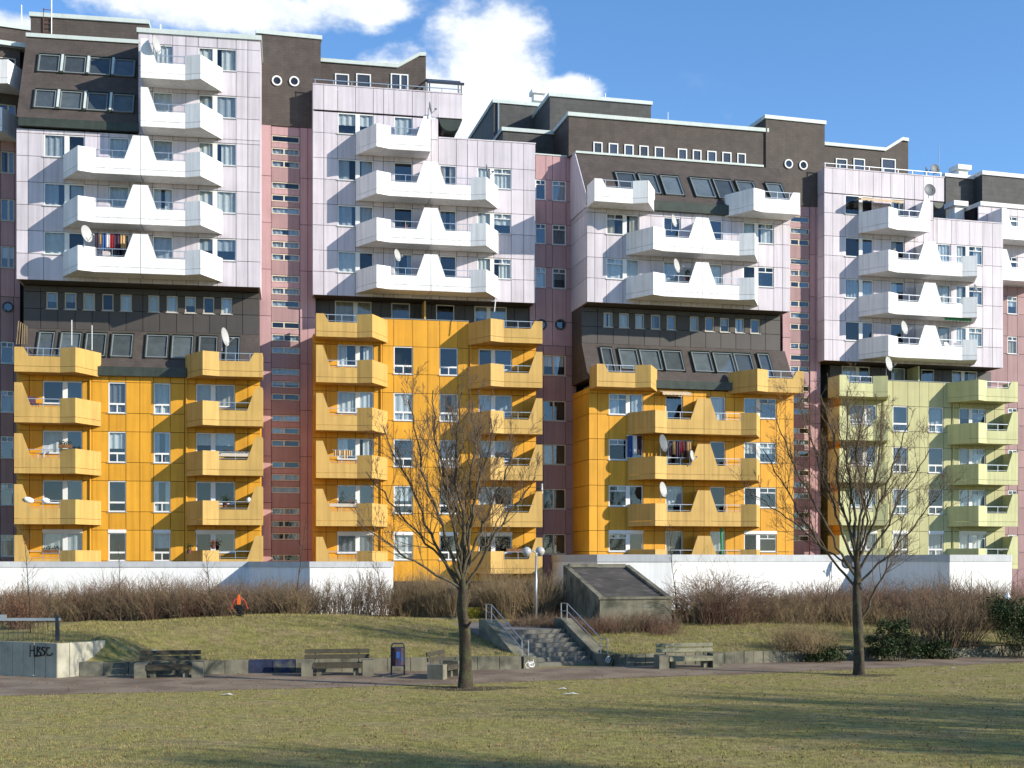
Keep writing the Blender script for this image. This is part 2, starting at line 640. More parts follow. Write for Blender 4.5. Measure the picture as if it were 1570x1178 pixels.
def seg_panel(P, Q, t, z0, z1):
    P, Q = Vector(P), Vector(Q)
    d = (Q - P).normalized()
    n = Vector((-d.y, d.x))
    if n.y < 0:
        n = -n
    return [(P.x, P.y), (Q.x, Q.y), (Q.x + n.x * t, Q.y + n.y * t), (P.x + n.x * t, P.y + n.y * t)], z0, z1


def module_meshes(mat, side, fin):
    key = (mat, side, fin)
    if key in MODS:
        return MODS[key]
    t = 0.11
    parts = []

    def put(name, mb, m=mat):
        if side < 0:
            mb = mirror(mb)
        parts.append((name, mb.mesh(name, m)))
    put('balcony', MB().slab([(0.02, -1.44), (2.36, -1.44), (3.2, -1.80), (4.18, -0.02), (0.02, -0.02)], 0.03, 0.17))
    for P, Q in ((PA, PB), (PB, PC), (PC, PD)):
        put('lower_panel', MB().slab(*seg_panel(P, Q, t, 0.0, 0.30)))
    put('front_panel', MB().slab(*seg_panel(PA, PB, t, 0.318, 0.86)))
    put('corner_panel', MB().slab(*seg_panel(PB, PC, t, 0.318, 1.34)))
    put('side_panel', MB().slab(*seg_panel(PC, PD, t, 0.318, 1.34)))
    ft = 2.16 if fin == 'tall' else 1.34
    fb_, fx = (0.86, 0.40) if fin == 'tall' else (0.74, 0.48)
    put('fin', MB().prism([(0.012, 0.86), (fb_, 0.86), (fx, ft), (0.012, ft)], -1.55, -1.55 + t))
    put('partition', MB().box(0.012, 0.09, -1.44, -0.02, 0.17, ft - .01))
    rl = MB()
    x0 = 0.62 if fin == 'tall' else 0.60
    rl.box(x0 - .06, 2.40, -1.515, -1.475, 1.28, 1.315)
    rl.box(x0 + .05, 2.40, -1.508, -1.482, 0.93, 0.95)
    for x in (x0 + .1, 1.5, 2.33):
        rl.box(x - .015, x + .015, -1.51, -1.48, 0.86, 1.28)
    put('railing', rl, 'steel')
    MODS[key] = parts
    return parts


def module(B, u, z, mat, side, fin='tall'):
    parts = module_meshes(mat, side, fin)
    root = None
    for name, me in parts:
        o = bpy.data.objects.new(name, me)
        if root is None:
            root = link(o, B.o)
            root.location = (u, 0, z)
        else:
            link(o, root)
    return root


def fascia(B, pts, y0, mat='fascia', h=0.26, over=0.10, depth=0.4):
    """light metal edging along a roof line given as (u, z) points"""
    for (a, za), (b, zb) in zip(pts, pts[1:]):
        if abs(b - a) < .01:
            continue
        MB().prism([(a, za), (b, zb), (b, zb + h), (a, za + h)], y0 - over, y0 + depth).build('fascia', mat, B.o)


def porthole(B, u, z, y, r, frame='frame', par=None):
    n = 24
    o = MB()
    ring = [(r, 0.0), (r, -0.08), (r * .74, -0.08), (r * .70, 0.0)]
    o.lathe([(rr, zz) for rr, zz in ring], n)
    w = o.build('window', frame, par or B.o, (u, y, z), (math.radians(-90), 0, 0), smooth=False)
    MB().lathe([(0.001, -0.02), (r * .74, -0.02)], n).build('pane', 'glass', w)
    MB().lathe([(0.001, 0.0), (r * .74, 0.0)], n).build('backing', 'backing', w)
    return w


def slope_profile(B, wall, u0, u1, yk, zk, yb, zb, mat='slate'):
    """a sheet of slate leaning outwards from the kink (yk, zk) down to the gutter (yb, zb)"""
    v = [(u0, yk, zk), (u1, yk, zk), (u1, yb, zb), (u0, yb, zb), (u0, yk + 6, zk), (u1, yk + 6, zk), (u1, yk + 6, zb), (u0, yk + 6, zb)]
    f = [(3, 2, 1, 0), (0, 1, 5, 4), (2, 3, 7, 6), (1, 2, 6, 5), (3, 0, 4, 7), (4, 5, 6, 7)]
    return MB().add(v, f).build('mansard', mat, B.o)


def roof_windows(B, spans, yk, zk, yb, zb, t0, t1, frame='grey_frame', proud=0.13):
    """windows lying in the leaning slate; t0..t1 as fractions down the slope"""
    L = math.hypot(yb - yk, zb - zk)
    ang = math.atan2(-(yk - yb), zk - zb)   # lean: top further back
    for a, b in spans:
        zt = zk + (zb - zk) * t1
        yt = yk + (yb - yk) * t1
        h = (t1 - t0) * L
        o = window(B.o, a, zt, b - a, h, yt - proud, 'single', frame, rx=-math.atan2(yk - yb, zk - zb), fw=0.055, curtain=False)
        bx('reflection_sheet', o, 'pane_reflection', 0.04, b - a - .04, 0.085, 0.10, 0.04, h - .04)  # added grey sheet that lightens the pane as a reflection would
        bx('kerb', o, 'gutter', -.05, -.005, -.02, .12, -.05, h + .05)
        bx('kerb', o, 'gutter', b - a + .005, b - a + .05, -.02, .12, -.05, h + .05)
        bx('kerb', o, 'gutter', -.05, b - a + .05, -.03, .12, h + .052, h + .10)


def mass(B, u0, u1, y0, y1, z0, z1, mat='backing', name='wall'):
    return MB().box(u0, u1, y0, y1, z0, z1).build(name, mat, B.o)


def side_cladding(B, wall, mat, u, y0, y1, zs, right=False, n=2):
    for za, zb in zip(zs, zs[1:]):
        for i in range(n):
            a = y0 + (y1 - y0) * i / n
            b = y0 + (y1 - y0) * (i + 1) / n
            if right:
                bx('panel', wall, mat, u - PT, u, a + GAP, b - GAP, za + GAP, zb - GAP)
            else:
                bx('panel', wall, mat, u, u + PT, a + GAP, b - GAP, za + GAP, zb - GAP)


# ================================================================ the apartment blocks
def z_(w):
    return w - BASE


def surf_window(B, u0, z0, w, h, y, kind='single', frame='frame'):
    o = window(B.o, u0, z0, w, h, y - .06, kind, frame, curtain=False, fw=0.07)
    bx('backing', o, 'backing', 0.03, w - .03, 0.065, 0.078, 0.03, h - .03)
    return o


def rod(B, px, py0, py1, d, r=0.022, mat='steel'):
    u = B.U(px, d)
    MB().tube((u, -d, B.Z(px, py1, d)), (u, -d, B.Z(px, py0, d)), r, 5).build('lightning_rod', mat, B.o)


def recess(B, e, zk, zt, cols, wins, H, h, frame='cream_frame', so=None):
    """dark clad storey set back under the overhang"""
    u0, u1 = min(cols), max(cols)
    w = mass(B, u0 + .02, u1 - .02, e + .45, 9, zk - .3, zt)
    facade(B, w, 'brown_panel', cols, [H], zk, zt - .02, wins, sill=h, frame=frame, y=e)
    for u in (u0, u1 - PT):
        bx('side_wall', B.o, 'brown_panel', u, u + PT, e + PT, 9, zk, zt - .02)
    bx('soffit', B.o, 'soffit', (so or (u0, u1))[0], (so or (u0, u1))[1], PT + .005, e + .5, zt + .02, zt + .12)


def gutter(B, px0, px1, py0, py1, d):
    pm = (px0 + px1) / 2
    bx('gutter', B.o, 'gutter', B.U(px0, d), B.U(px1, d), -d, .2, B.Z(pm, py1, d), B.Z(pm, py0, d))


# ---------------------------------------------------------------- leftmost full block: white above, slate belt, orange below
B1 = Block('apartment_block', 'leftmost full block with white balconies above a slate belt and orange floors below', 'apartment block', 25, 71.9, 399, 74.1)
B, U = B1, B1.U
uL, uR, uS = U(25), U(399), U(212)
heads = [z_(h) for h in (22.33, 25.02, 27.72, 30.40, 33.07)]
zb = z_(19.62)
zg = B.Z(120, 184, .2)
wall = mass(B, uL + .12, uR - .12, .45, 9, zb + .14, z_(27.95))
cols = [U(p) for p in (25, 43, 67, 98, 130, 150, 167, 198, 215.4, 234, 265, 285, 304, 333, 362, 380, 399)]
wins = [(U(67), U(130), 'pair'), (U(167), U(198), 'door'), (U(234), U(265), 'door'), (U(304), U(362), 'pair_r')]
facade(B, wall, 'lilac', cols, heads[:3], zb, z_(27.95), wins)
wall2 = mass(B, uS + .12, uR - .12, .45, 9, z_(27.95), z_(33.6))
facade(B, wall2, 'lilac', [uS] + [c for c in cols if c > uS + .2], heads[3:], z_(27.95), z_(33.65), wins[2:])
zlev = [zb] + [v for h in heads for v in (h - SILL, h)] + [z_(33.65)]
side_cladding(B, wall2, 'lilac', uR, PT, 6, zlev, True)
side_cladding(B, wall, 'lilac', uL, PT, 6, zlev[:7])
side_cladding(B, wall2, 'lilac', uS, PT, 6, zlev[6:])
fascia(B, [(uS - .08, z_(33.65)), (uR + .08, z_(33.65))], 0, h=.26, depth=6)
uc = U(215.4, D1)
for i, h in enumerate(heads):
    module(B, uc, h - 2.48, 'white', 1)
    if i < 3:
        module(B, uc, h - 2.48, 'white', -1)
# slate roof slope with two rows of roof windows at the upper left
yk, zk = 2.6, B.Z(120, 62, -2.6)
slope_profile(B, wall, uL + .05, uS - .03, yk, zk, -.2, zg)
gutter(B, 28, 212, 184, 197, .25)
rw = lambda ps, d: [(U(a, d), U(b, d)) for a, b in ps]
roof_windows(B, rw(((60, 92), (99, 132), (137.5, 170), (176, 207)), -1.75), yk, zk, -.2, zg, .22, .43)
roof_windows(B, rw(((55, 87), (94, 127), (135, 166), (174, 206)), -.65), yk, zk, -.2, zg, .665, .88)
for ps, d, t0, t1 in (((93, 133, 171), -1.75, .22, .43), ((88, 129, 168), -.65, .665, .88)):
    for p in ps:
        h = (t1 - t0) * math.hypot(yk + .2, zk - zg)
        o = MB().box(0.04, .17, -.16, .03, 0, h).build('cheek', 'fascia', B.o, (U(p, d), yk + (-.2 - yk) * t1, zk + (zg - zk) * t1), (-math.atan2(yk + .2, zk - zg), 0, 0))
mass(B, uL + .05, uS - .03, yk + .98, 9, zg, zk, 'slate')
fascia(B, [(uL + .02, zk), (uS - .03, zk)], yk, h=.22, depth=1.4)
zp = B.Z(130, 31, -3.8)
mass(B, U(47, -3.8), U(228, -3.8), 3.8, 10, zk, zp, 'slate', 'penthouse')
fascia(B, [(U(45, -3.8), zp), (U(229, -3.8), zp)], 3.8, h=.24, depth=6)
for p, a, b in ((79, -30, 52), (33, 8, 38), (246, 38, 52)):
    rod(B, p, a, b, -3.7)
lad = MB()
for k in range(2):
    lad.box(k * .45, k * .45 + .05, 0, .05, 0, zp - zk + .5)
for k in range(8):
    lad.box(0.05, .45, .01, .04, .25 + k * .26, .28 + k * .26)
lad.build('ladder', 'rust', B.o, (U(66, -3.7), 3.7, zk))
# slate belt
e = 1.4
zk = B.Z(200, 508, -e)
gz0, gz1 = B.Z(215, 577, .25), B.Z(215, 563, .25)
swp = [(265, 330), (370, 437), (477, 543), (585, 650), (690, 755), (850, 913), (955, 1018), (1060, 1123), (1165, 1228), (1268, 1330)]
sw = [(U(a / 3.738, -e), U(b / 3.738, -e), 'single') for a, b in swp]
bc = [uL + .1 + (uR - .2 - uL) * i / 14 for i in range(15)]
recess(B, e, zk, zb, bc, sw, B.Z(80, 448, -e), .95, so=(uL + .02, uR - .02))
slope_profile(B, wall, uL + .1, uR - .1, e, zk, -.12, gz1)
roof_windows(B, rw(((92, 123), (131, 162), (171, 203), (224, 257), (263.5, 295.6), (305, 333)), -.6), e, zk, -.12, gz1, .10, .72)
roof_windows(B, rw(((58, 82), (346, 367)), -.6), e, zk, -.12, gz1, .10, .95)
gutter(B, 141, 286, 563, 577, .3)
# orange storeys
yh = [z_(h) for h in (5.81, 8.56, 11.31, 14.06)]
yt = z_(14.50)
wall = mass(B, uL + .12, uR - .12, .45, 9, 0, yt)
facade(B, wall, 'orange', [U(p) for p in (25, 45, 66, 97, 126, 141)], yh, 0, yt, [(U(65.5), U(126), 'pair')], shutters=True)
facade(B, wall, 'orange', [U(p) for p in (141, 167, 193, 214.5, 235.5, 261, 283)], yh, 0, yt, [(U(166), U(193), 'tall'), (U(235.5), U(261), 'tall')], sill=1.72, shutters=True)
facade(B, wall, 'orange', [U(p) for p in (283, 300.5, 331, 360, 380, 399)], yh, 0, yt, [(U(300.5), U(360), 'pair_r')], shutters=True)
bx('wall_cap', B.o, 'brown_panel', uL, uR, .1, 1.2, yt + .005, yt + .08)
side_cladding(B, wall, 'orange', uR, PT, 6, [0] + [v for h in yh for v in (h - SILL, h)], True)
side_cladding(B, wall, 'orange', uL, PT, 6, [0] + [v for h in yh for v in (h - SILL, h)])
ul, ur = U(21.4, D1), U(403, D1)
for h in yh:
    module(B, ul, h - 2.48, 'yellow', 1)
    module(B, ur, h - 2.48, 'yellow', -1)
module(B, ul, z_(14.32), 'yellow', 1, 'short')
module(B, ur, z_(14.32), 'yellow', -1, 'short')
for p in (138.5, 286):
    MB().tube((U(p), -.07, 0), (U(p), -.07, yt), .045, 6).build('downpipe', 'orange', B.o)


# ---------------------------------------------------------------- blocks with a roof terrace half way up
def terrace_block(B, P):
    U = B.U
    uL, uR = U(P['xl']), U(P['xr'])
    wh = [z_(h) for h in P['wh']]
    zb = z_(P['zb'])
    cols = [U(p) for p in P['cols']]
    wins = [(U(a), U(b), k) for a, b, k in P['wins']]
    us, ux = U(P['split']), U(P['ext'])
    wall = mass(B, uL + .12, uR - .12, .45, 9, zb + .14, wh[2])
    facade(B, wall, 'lilac', cols, wh[:3], zb, wh[2], wins)
    ztl, ztu, zun = z_(P['zlow']), z_(P['zup']), z_(P['zunder'])
    wl = mass(B, us + .05, uR - .12, .45, 9, wh[2], ztl - .1)
    cr = [us] + [c for c in cols if c > us + .25]
    for a, b in zip(cr, cr[1:]):
        panel(wl, 'lilac', a, b, wh[2], ztl)
    bx('coping', B.o, 'lilac', us, uR + .02, -.03, .5, ztl, ztl + .07)
    wu = mass(B, uL + .12, us - .05, .45, 9, wh[2], zun)
    cl = [c for c in cols if c < us - .25] + [us]
    facade(B, wu, 'lilac', cl, [wh[3]], wh[2], zun, [w for w in wins if w[1] < us])
    cu = [c for c in cl] + [ux]
    for a, b in zip(cu, cu[1:]):
        panel(wu, 'lilac', a, b, zun, ztu)
    bx('coping', B.o, 'lilac', uL, ux + .02, -.03, .14, ztu, ztu + .06)
    bx('terrace_slab', B.o, 'slate', us, ux, .105, 5, zun - .05, zun + .25)
    bx('parapet_end', B.o, 'lilac', ux - .1, ux, .105, 3, zun + .02, ztu - .02)
    # rounded bracket under the overhanging parapet
    cxu, rr = (us + ux) / 2, (ux - us) / 2 * .92
    MB().prism([(cxu + rr * math.cos(a), zun - .06 + rr * 1.05 * math.sin(a)) for a in [math.pi + math.pi * i / 14 for i in range(15)]], .03, 1.2).build('bracket', 'gutter', B.o)
    zlev = [zb] + [v for h in wh for v in (h - SILL, h)] + [ztu]
    side_cladding(B, wall, 'lilac', uL, PT, 5, zlev)
    side_cladding(B, wall, 'lilac', uR, PT, 5, [z for z in zlev if z < ztl] + [ztl], True)
    side_cladding(B, wu, 'lilac', us, PT, 5, [ztl, wh[3], zun], True)
    uc = U(P['centre'], D1)
    for i, h in enumerate(wh):
        module(B, uc, h - 2.48, 'white', -1)
        if i < 3:
            module(B, uc, h - 2.48, 'white', 1)
    # roof storey in slate behind the terrace
    yp = 1.5
    pts = [(U(a, -yp), B.Z(a, b, -yp)) for a, b in P['pent']]
    MB().prism([(pts[0][0], zun), (pts[-1][0], zun)] + pts[::-1], yp, yp + 5).build('penthouse', 'slate', B.o)
    fascia(B, [(a, b - .02) for a, b in pts], yp, h=.22, depth=4.9)
    for a, b in P['pwin']:
        zt = B.Z(a, P['pwy'], -yp)
        surf_window(B, U(a, -yp), zt - 1.0, U(b, -yp) - U(a, -yp), 1.0, yp, 'pair' if b - a > 25 else 'single')
    # railing on the parapet
    rl = MB()
    n = 8
    for i in range(n + 1):
        u = uL + .15 + (ux - uL - .3) * i / n
        rl.box(u - .02, u + .02, .15, .19, ztu - .3, ztu + .33)
    rl.box(uL + .1, ux - .1, .14, .20, ztu + .33, ztu + .37)
    rl.build('parapet_railing', 'steel', B.o)
    # storey set back behind the coloured parapet
    zc = z_(P['zterr'])
    ztop = z_(P['ctop'])
    e = 1.5
    sw = [(U(a, -e), U(b, -e), k) for a, b, k in P['rwin']]
    u0, u1 = U(P['yl']), U(P['yr'])
    m = 13
    recess(B, e, zc - .3, zb, [u0 + .02 + (u1 - u0 - .04) * i / m for i in range(m + 1)], sw, B.Z(P['rwin'][0][0], P['rwy'], -e), 1.35, 'frame', (uL + .02, uR - .02))
    bx('terrace_floor', B.o, 'soffit', u0 + .1, u1 - .1, .1, e + .4, zc - .28, zc - .14)
    MB().box(0, .10, 0.12, e, 0, zb - zc).build('partition', P['bal'], B.o, (U((P['rwin'][1][1] + P['rwin'][2][0]) / 2, -.7), 0, zc - .1))
    # coloured storeys
    ch = [z_(h) for h in P['ch']]
    base = z_(P['cbase'])
    wc = mass(B, u0 + .12, u1 - .12, .45, 9, base, zc - .3)
    facade(B, wc, P['wall'], [U(p) for p in P['lb']], ch, base, zc, [(U(P['lw'][0]), U(P['lw'][1]), P['lw'][2])], shutters=True)
    facade(B, wc, P['wall'], [U(p) for p in P['cb']], ch, base, ztop, [(U(a), U(b), 'tall') for a, b in P['cw']], sill=1.66, shutters=True)
    facade(B, wc, P['wall'], [U(p) for p in P['rb']], ch, base, zc, [(U(P['rw'][0]), U(P['rw'][1]), P['rw'][2])], shutters=True)
    bx('coping', B.o, 'grey_frame', U(P['cb'][0]), U(P['cb'][-1]), -.03, .14, ztop, ztop + .05)
    zl2 = [base] + [v for h in ch for v in (h - SILL, h)] + [zc]
    side_cladding(B, wc, P['sidewall'], u0, PT, 5, zl2)
    side_cladding(B, wc, P['wall'], u1, PT, 5, zl2, True)
    fl, fr = U(P['lf'], D1), U(P['rf'], D1)
    for h in ch:
        module(B, fl, h - 2.48, P['bal'], 1)
        module(B, fr, h - 2.48, P['bal'], -1)
    module(B, fl, z_(P['topmod']), P['bal'], 1, 'short')
    module(B, fr, z_(P['topmod']), P['bal'], -1, 'short')
    for p in (P['lb'][-1] - 2, P['rb'][0] + 2):
        MB().tube((U(p), -.07, base), (U(p), -.07, zc), .04, 6).build('downpipe', P['wall'], B.o)
    return uc


B2 = Block('apartment_block', 'second block, orange walls behind the nearer bare tree, canopy on its roof terrace', 'apartment block', 479.5, 77.3, 821, 79.9)
terrace_block(B2, dict(
    xl=479.5, xr=821, wh=(22.53, 25.28, 28.02, 30.77), zb=19.87, zlow=29.62, zup=32.35, zunder=30.86, split=672, ext=709,
    cols=(479.5, 496.4, 517.7, 545, 572.4, 588, 604, 632.4, 652, 661, 674, 699.7, 717, 731.8, 757, 783.8, 803, 821),
    wins=((517.7, 572.4, 'pair'), (604, 632.4, 'door'), (674, 699.7, 'door'), (731.8, 783.8, 'pair_rt')), centre=660.8,
    pent=((482, 94), (610, 104), (643, 86), (653, 86)), pwin=((513.6, 535), (546, 568.6), (599, 626)), pwy=113,
    rwin=((513.6, 569.7, 'pair'), (600, 628.6, 'single'), (668.7, 696.8, 'single'), (727.6, 777, 'pair_r')), rwy=461,
    yl=480, yr=822, zterr=17.55, ctop=18.6, ch=(5.81, 8.60, 11.4, 14.18, 16.97), cbase=2.85, wall='orange', bal='yellow', sidewall='orange',
    lb=(480, 500, 517.5, 545, 572.5, 586), lw=(517.5, 572.5, 'pair'), cb=(586, 603.7, 633, 656, 674, 702, 719), cw=((603.7, 633), (674, 702)),
    rb=(719, 734, 760, 785, 803, 822), rw=(734, 785, 'pair_r'), lf=484.3, rf=832, topmod=17.15))
# shaded ground floor with the way through
mass(B2, B2.U(480), B2.U(690), .6, 9, 0, z_(2.84), 'concrete')
mass(B2, B2.U(740), B2.U(822), 3.2, 9, 0, z_(2.84), 'concrete')
bx('soffit', B2.o, 'soffit', B2.U(481), B2.U(821), .1, 9, z_(2.84) - .1, z_(2.84) - .005)
# glazed canopy on the roof terrace
cz0, cz1 = B2.Z(670, 143, -.9), B2.Z(660, 113, -1.6)
ca = thing('roof_canopy', 'slanted glazed canopy on the roof terrace of the second block', 'canopy', tuple(B2.world(B2.U(657, -.6), .6, z_(32.5))), B2.ang)
cw_ = B2.U(708, -.6) - B2.U(657, -.6)
for x in (0.05, cw_ - .05):
    for y, hh in ((-.1, .62), (1.1, 1.15)):
        MB().box(x - .03, x + .03, y - .03, y + .03, -.2, hh).build('post', 'dark_steel', ca)
for i in range(6):
    x = cw_ * i / 5
    MB().add([(x - .03, -.3, .55), (x + .03, -.3, .55), (x + .03, 1.2, 1.2), (x - .03, 1.2, 1.2), (x - .03, -.3, .63), (x + .03, -.3, .63), (x + .03, 1.2, 1.28), (x - .03, 1.2, 1.28)],
             [(0, 3, 2, 1), (4, 5, 6, 7), (0, 1, 5, 4), (1, 2, 6, 5), (2, 3, 7, 6), (3, 0, 4, 7)]).build('bar', 'dark_steel', ca)
MB().box(-.1, cw_ + .1, -.35, -.3, .5, .66).build('edge_beam', 'dark_steel', ca)
MB().box(-.1, cw_ + .1, 1.2, 1.26, 1.14, 1.32).build('edge_beam', 'dark_steel', ca)
MB().add([(0, -.3, .64), (cw_, -.3, .64), (cw_, 1.2, 1.29), (0, 1.2, 1.29)], [(0, 1, 2, 3)]).build('pane', 'glass', ca)

B4 = Block('apartment_block', 'pale green block behind the farther bare tree, white balconies above', 'apartment block', 1263.7, 84.6, 1538, 88.0)
terrace_block(B4, dict(
    xl=1263.7, xr=1538, wh=(19.72, 22.5, 25.2, 27.96), zb=17.1, zlow=26.82, zup=29.6, zunder=28.0, split=1431, ext=1447.7,
    cols=(1263.7, 1277, 1296, 1317, 1339, 1352, 1365.6, 1387, 1402, 1416, 1426, 1437, 1459, 1466, 1487, 1507, 1522, 1538),
    wins=((1296, 1339, 'pair'), (1365.6, 1387, 'door'), (1437, 1458, 'door'), (1466, 1507, 'pair_rt')), centre=1426,
    pent=((1256, 222), (1357, 231.6), (1383, 215.5), (1392.5, 217)), pwin=((1281, 1298.5), (1308, 1325.5), (1351, 1372.6)), pwy=243,
    rwin=((1291, 1334, 'pair'), (1367, 1388, 'single'), (1413, 1433, 'single'), (1460, 1499, 'pair_r')), rwy=561,
    yl=1289, yr=1541, zterr=14.95, ctop=15.95, ch=(6.05, 8.85, 11.6, 14.3), cbase=1.3, wall='green', bal='pale_green', sidewall='orange',
    lb=(1289, 1303, 1324, 1344, 1356), lw=(1303, 1344, 'pair'), cb=(1356, 1369, 1392, 1410, 1424, 1446.4, 1459), cw=((1369, 1392), (1424, 1446.4)),
    rb=(1459, 1471, 1492, 1511.6, 1525, 1541), rw=(1471, 1511.6, 'pair_rt'), lf=1287, rf=1560.8, topmod=14.62))

# ---------------------------------------------------------------- third block: slate slopes above and in the middle
B3 = Block('apartment_block', 'third block with slanted roof windows in two slate slopes, orange below', 'apartment block', 900, 78.5, 1211.5, 81.6)
B, U = B3, B3.U
rw = lambda ps, d: [(U(a, d), U(b, d)) for a, b in ps]
uL, uR = U(900), U(1211.5)
wh = [z_(22.4), z_(25.1)]
zb, zt = z_(19.68), z_(25.42)
wall = mass(B, uL + .12, uR - .12, .45, 9, zb + .14, zt)
facade(B, wall, 'lilac', [U(p) for p in (900, 912, 930, 955, 980, 998, 1017.5, 1044, 1061, 1077, 1085, 1108, 1122, 1139.7, 1163, 1186.5, 1200, 1211.5)], wh, zb, zt,
       [(U(930), U(980), 'pair_t'), (U(1017.5), U(1043.8), 'door'), (U(1085), U(1108), 'door'), (U(1139.7), U(1186.5), 'pair_rt')])
zl3 = [zb, wh[0] - SILL, wh[0], wh[1] - SILL, wh[1], zt]
side_cladding(B, wall, 'lilac', uL, PT, 5, zl3, n=1)
side_cladding(B, wall, 'lilac', uR, PT, 5, zl3, True, n=1)
uc = U(1076.8, D1)
for h in wh:
    module(B, uc, h - 2.48, 'white', 1)
    module(B, uc, h - 2.48, 'white', -1)
module(B, U(911.3, D1), z_(25.34), 'white', 1, 'short')
module(B, U(1227, D1), z_(25.34), 'white', -1, 'short')
yk, zk, zg = 2.4, B.Z(882, 235, -2.4), B.Z(1060, 311, .2)
slope_profile(B, wall, uL + .02, uR + .35, yk, zk, -.15, zg)
gutter(B, 1003, 1119, 311, 326, .3)
MB().add([(uL, .1, zt), (uL, 5, zt), (uL, 5, zk), (uL, yk, zk), (uL, -.1, zg), (uL - .06, .1, zt), (uL - .06, 5, zt), (uL - .06, 5, zk), (uL - .06, yk, zk), (uL - .06, -.1, zg)],
         [(0, 1, 2, 3, 4), (9, 8, 7, 6, 5), (0, 5, 6, 1), (1, 6, 7, 2), (2, 7, 8, 3), (3, 8, 9, 4), (4, 9, 5, 0)]).build('gable_cheek', 'lilac', B.o)
roof_windows(B, rw(((945, 974), (980, 1007), (1014, 1042), (1060, 1090), (1095, 1122), (1130, 1157), (1176, 1200)), -1.0), yk, zk, -.15, zg, .40, .84)
mass(B, uL + .02, uR + .35, yk + .98, 9, zt, zk, 'slate')
fascia(B, [(uL - .02, zk), (U(1170, -2.4), zk)], yk, h=.13, depth=1.0)
yp = 3.1
zp = B.Z(872, 178, -yp)
MB().prism([(U(872, -yp), zk), (U(1176, -yp), zk), (U(1176, -yp), zp), (U(872, -yp), zp)], yp, yp + 7).build('penthouse', 'slate', B.o)
fascia(B, [(U(870, -yp), zp), (U(1178, -yp), zp)], yp, h=.24, depth=7)
for a, b in ((909.5, 923.4), (933, 947.5), (957, 971), (980, 994), (1003.6, 1018), (1039, 1053), (1061.7, 1075), (1084, 1098), (1107, 1121), (1130, 1143)):
    zt_ = B.Z(912, 218, -yp)
    surf_window(B, U(a, -yp), zt_ - .85, U(b, -yp) - U(a, -yp), .85, yp)
for p, a, b in ((904, 119, 150), (1024, 172, 186), (801, 112, 160), (928, 143, 152)):
    rod(B, p, a, b, -6.5)
# slate volumes stepping back at the left of the roof
for (pa, pya), (pb, pyb), y0, y1, m in (((843, 148), (998, 160), 10.5, 17, 'slate_grey'), ((757, 158), (845, 163), 15, 24, 'slate_grey'), ((771, 201), (880, 207), 6.6, 14, 'slate_grey')):
    ua, ub = U(pa, -y0), U(pb, -y0)
    zz = B.Z(pa, pya, -y0)
    mass(B, ua, ub, y0, y1, zt - 3, zz, m, 'penthouse')
    fascia(B, [(ua - .1, zz), (ub + .1, zz)], y0, h=.24, depth=y1 - y0)
    bx('fascia', B.o, 'fascia', ua - .1, ua - .002, y0 + .002, y1, zz - .02, zz + .235)
u_, z0 = U(824, -12), B.Z(824, 159, -15)
ch_ = MB().box(-.35, .35, -.35, .35, 0, .5).build('chimney', 'wall_white', B.o, (U(824, -15.6), 15.6, B.Z(824, 157, -15.6)))
MB().box(-.5, .5, -.5, .5, .5, .8).build('chimney_cap', 'wall_white', ch_)
MB().tube((U(764, -14.9), 14.9, zt), (U(764, -14.9), 14.9, B.Z(764, 158, -14.9)), .06, 6).build('downpipe', 'steel', B.o)
# slate belt
e = 1.3
zk = B.Z(1040, 532, -e)
gz0, gz1 = B.Z(1065, 597, .25), B.Z(1065, 585, .25)
swp = [(395, 447), (485, 540), (577, 628), (667, 720), (757, 808), (890, 940), (977, 1028), (1063, 1115), (1150, 1200), (1237, 1290)]
sw = [(U(820 + a / 3.738, -e), U(820 + b / 3.738, -e), 'single') for a, b in swp]
recess(B, e, zk, zb, [uL + .05 + (uR - uL - .1) * i / 13 for i in range(14)], sw, B.Z(926, 479, -e), .9, so=(uL + .02, uR - .02))
slope_profile(B, wall, uL + .05, U(1217), e, zk, -.12, gz1)
roof_windows(B, rw(((951, 979), (983, 1013), (1018, 1047), (1063, 1091), (1096, 1125), (1128, 1154)), -.6), e, zk, -.12, gz1, .14, .70)
roof_windows(B, rw(((922, 939), (1163, 1180)), -.8), e, zk, -.12, gz1, .12, .8)
gutter(B, 1004, 1127, 585, 597, .3)
# orange storeys
oh = [z_(h) for h in (5.92, 8.66, 11.46, 14.21)]
ot = z_(14.56)
o0, o1 = U(903), U(1217)
wall = mass(B, o0 + .12, o1 - .12, .45, 9, 0, ot)
facade(B, wall, 'orange', [U(p) for p in (903, 916, 933.7, 960, 986, 1003, 1020.6, 1047, 1063, 1079.5, 1089, 1112, 1126, 1141, 1166, 1190.5, 1204, 1217)], oh, 0, ot,
       [(U(933.7), U(986), 'pair_t'), (U(1020.6), U(1047), 'door'), (U(1089), U(1112), 'door'), (U(1141), U(1190.5), 'pair_rt')], shutters=True)
bx('wall_cap', B.o, 'brown_panel', o0, o1, .1, 1.2, ot + .005, ot + .08)
zl3 = [0] + [v for h in oh for v in (h - SILL, h)] + [ot]
side_cladding(B, wall, 'orange', o0, PT, 5, zl3, n=1)
side_cladding(B, wall, 'orange', o1, PT, 5, zl3, True, n=1)
uc = U(1079.5, D1)
for h in oh:
    module(B, uc, h - 2.48, 'yellow', 1)
    module(B, uc, h - 2.48, 'yellow', -1)
module(B, U(915, D1), z_(14.4), 'yellow', 1, 'short')
module(B, U(1232.5, D1), z_(14.4), 'yellow', -1, 'short')


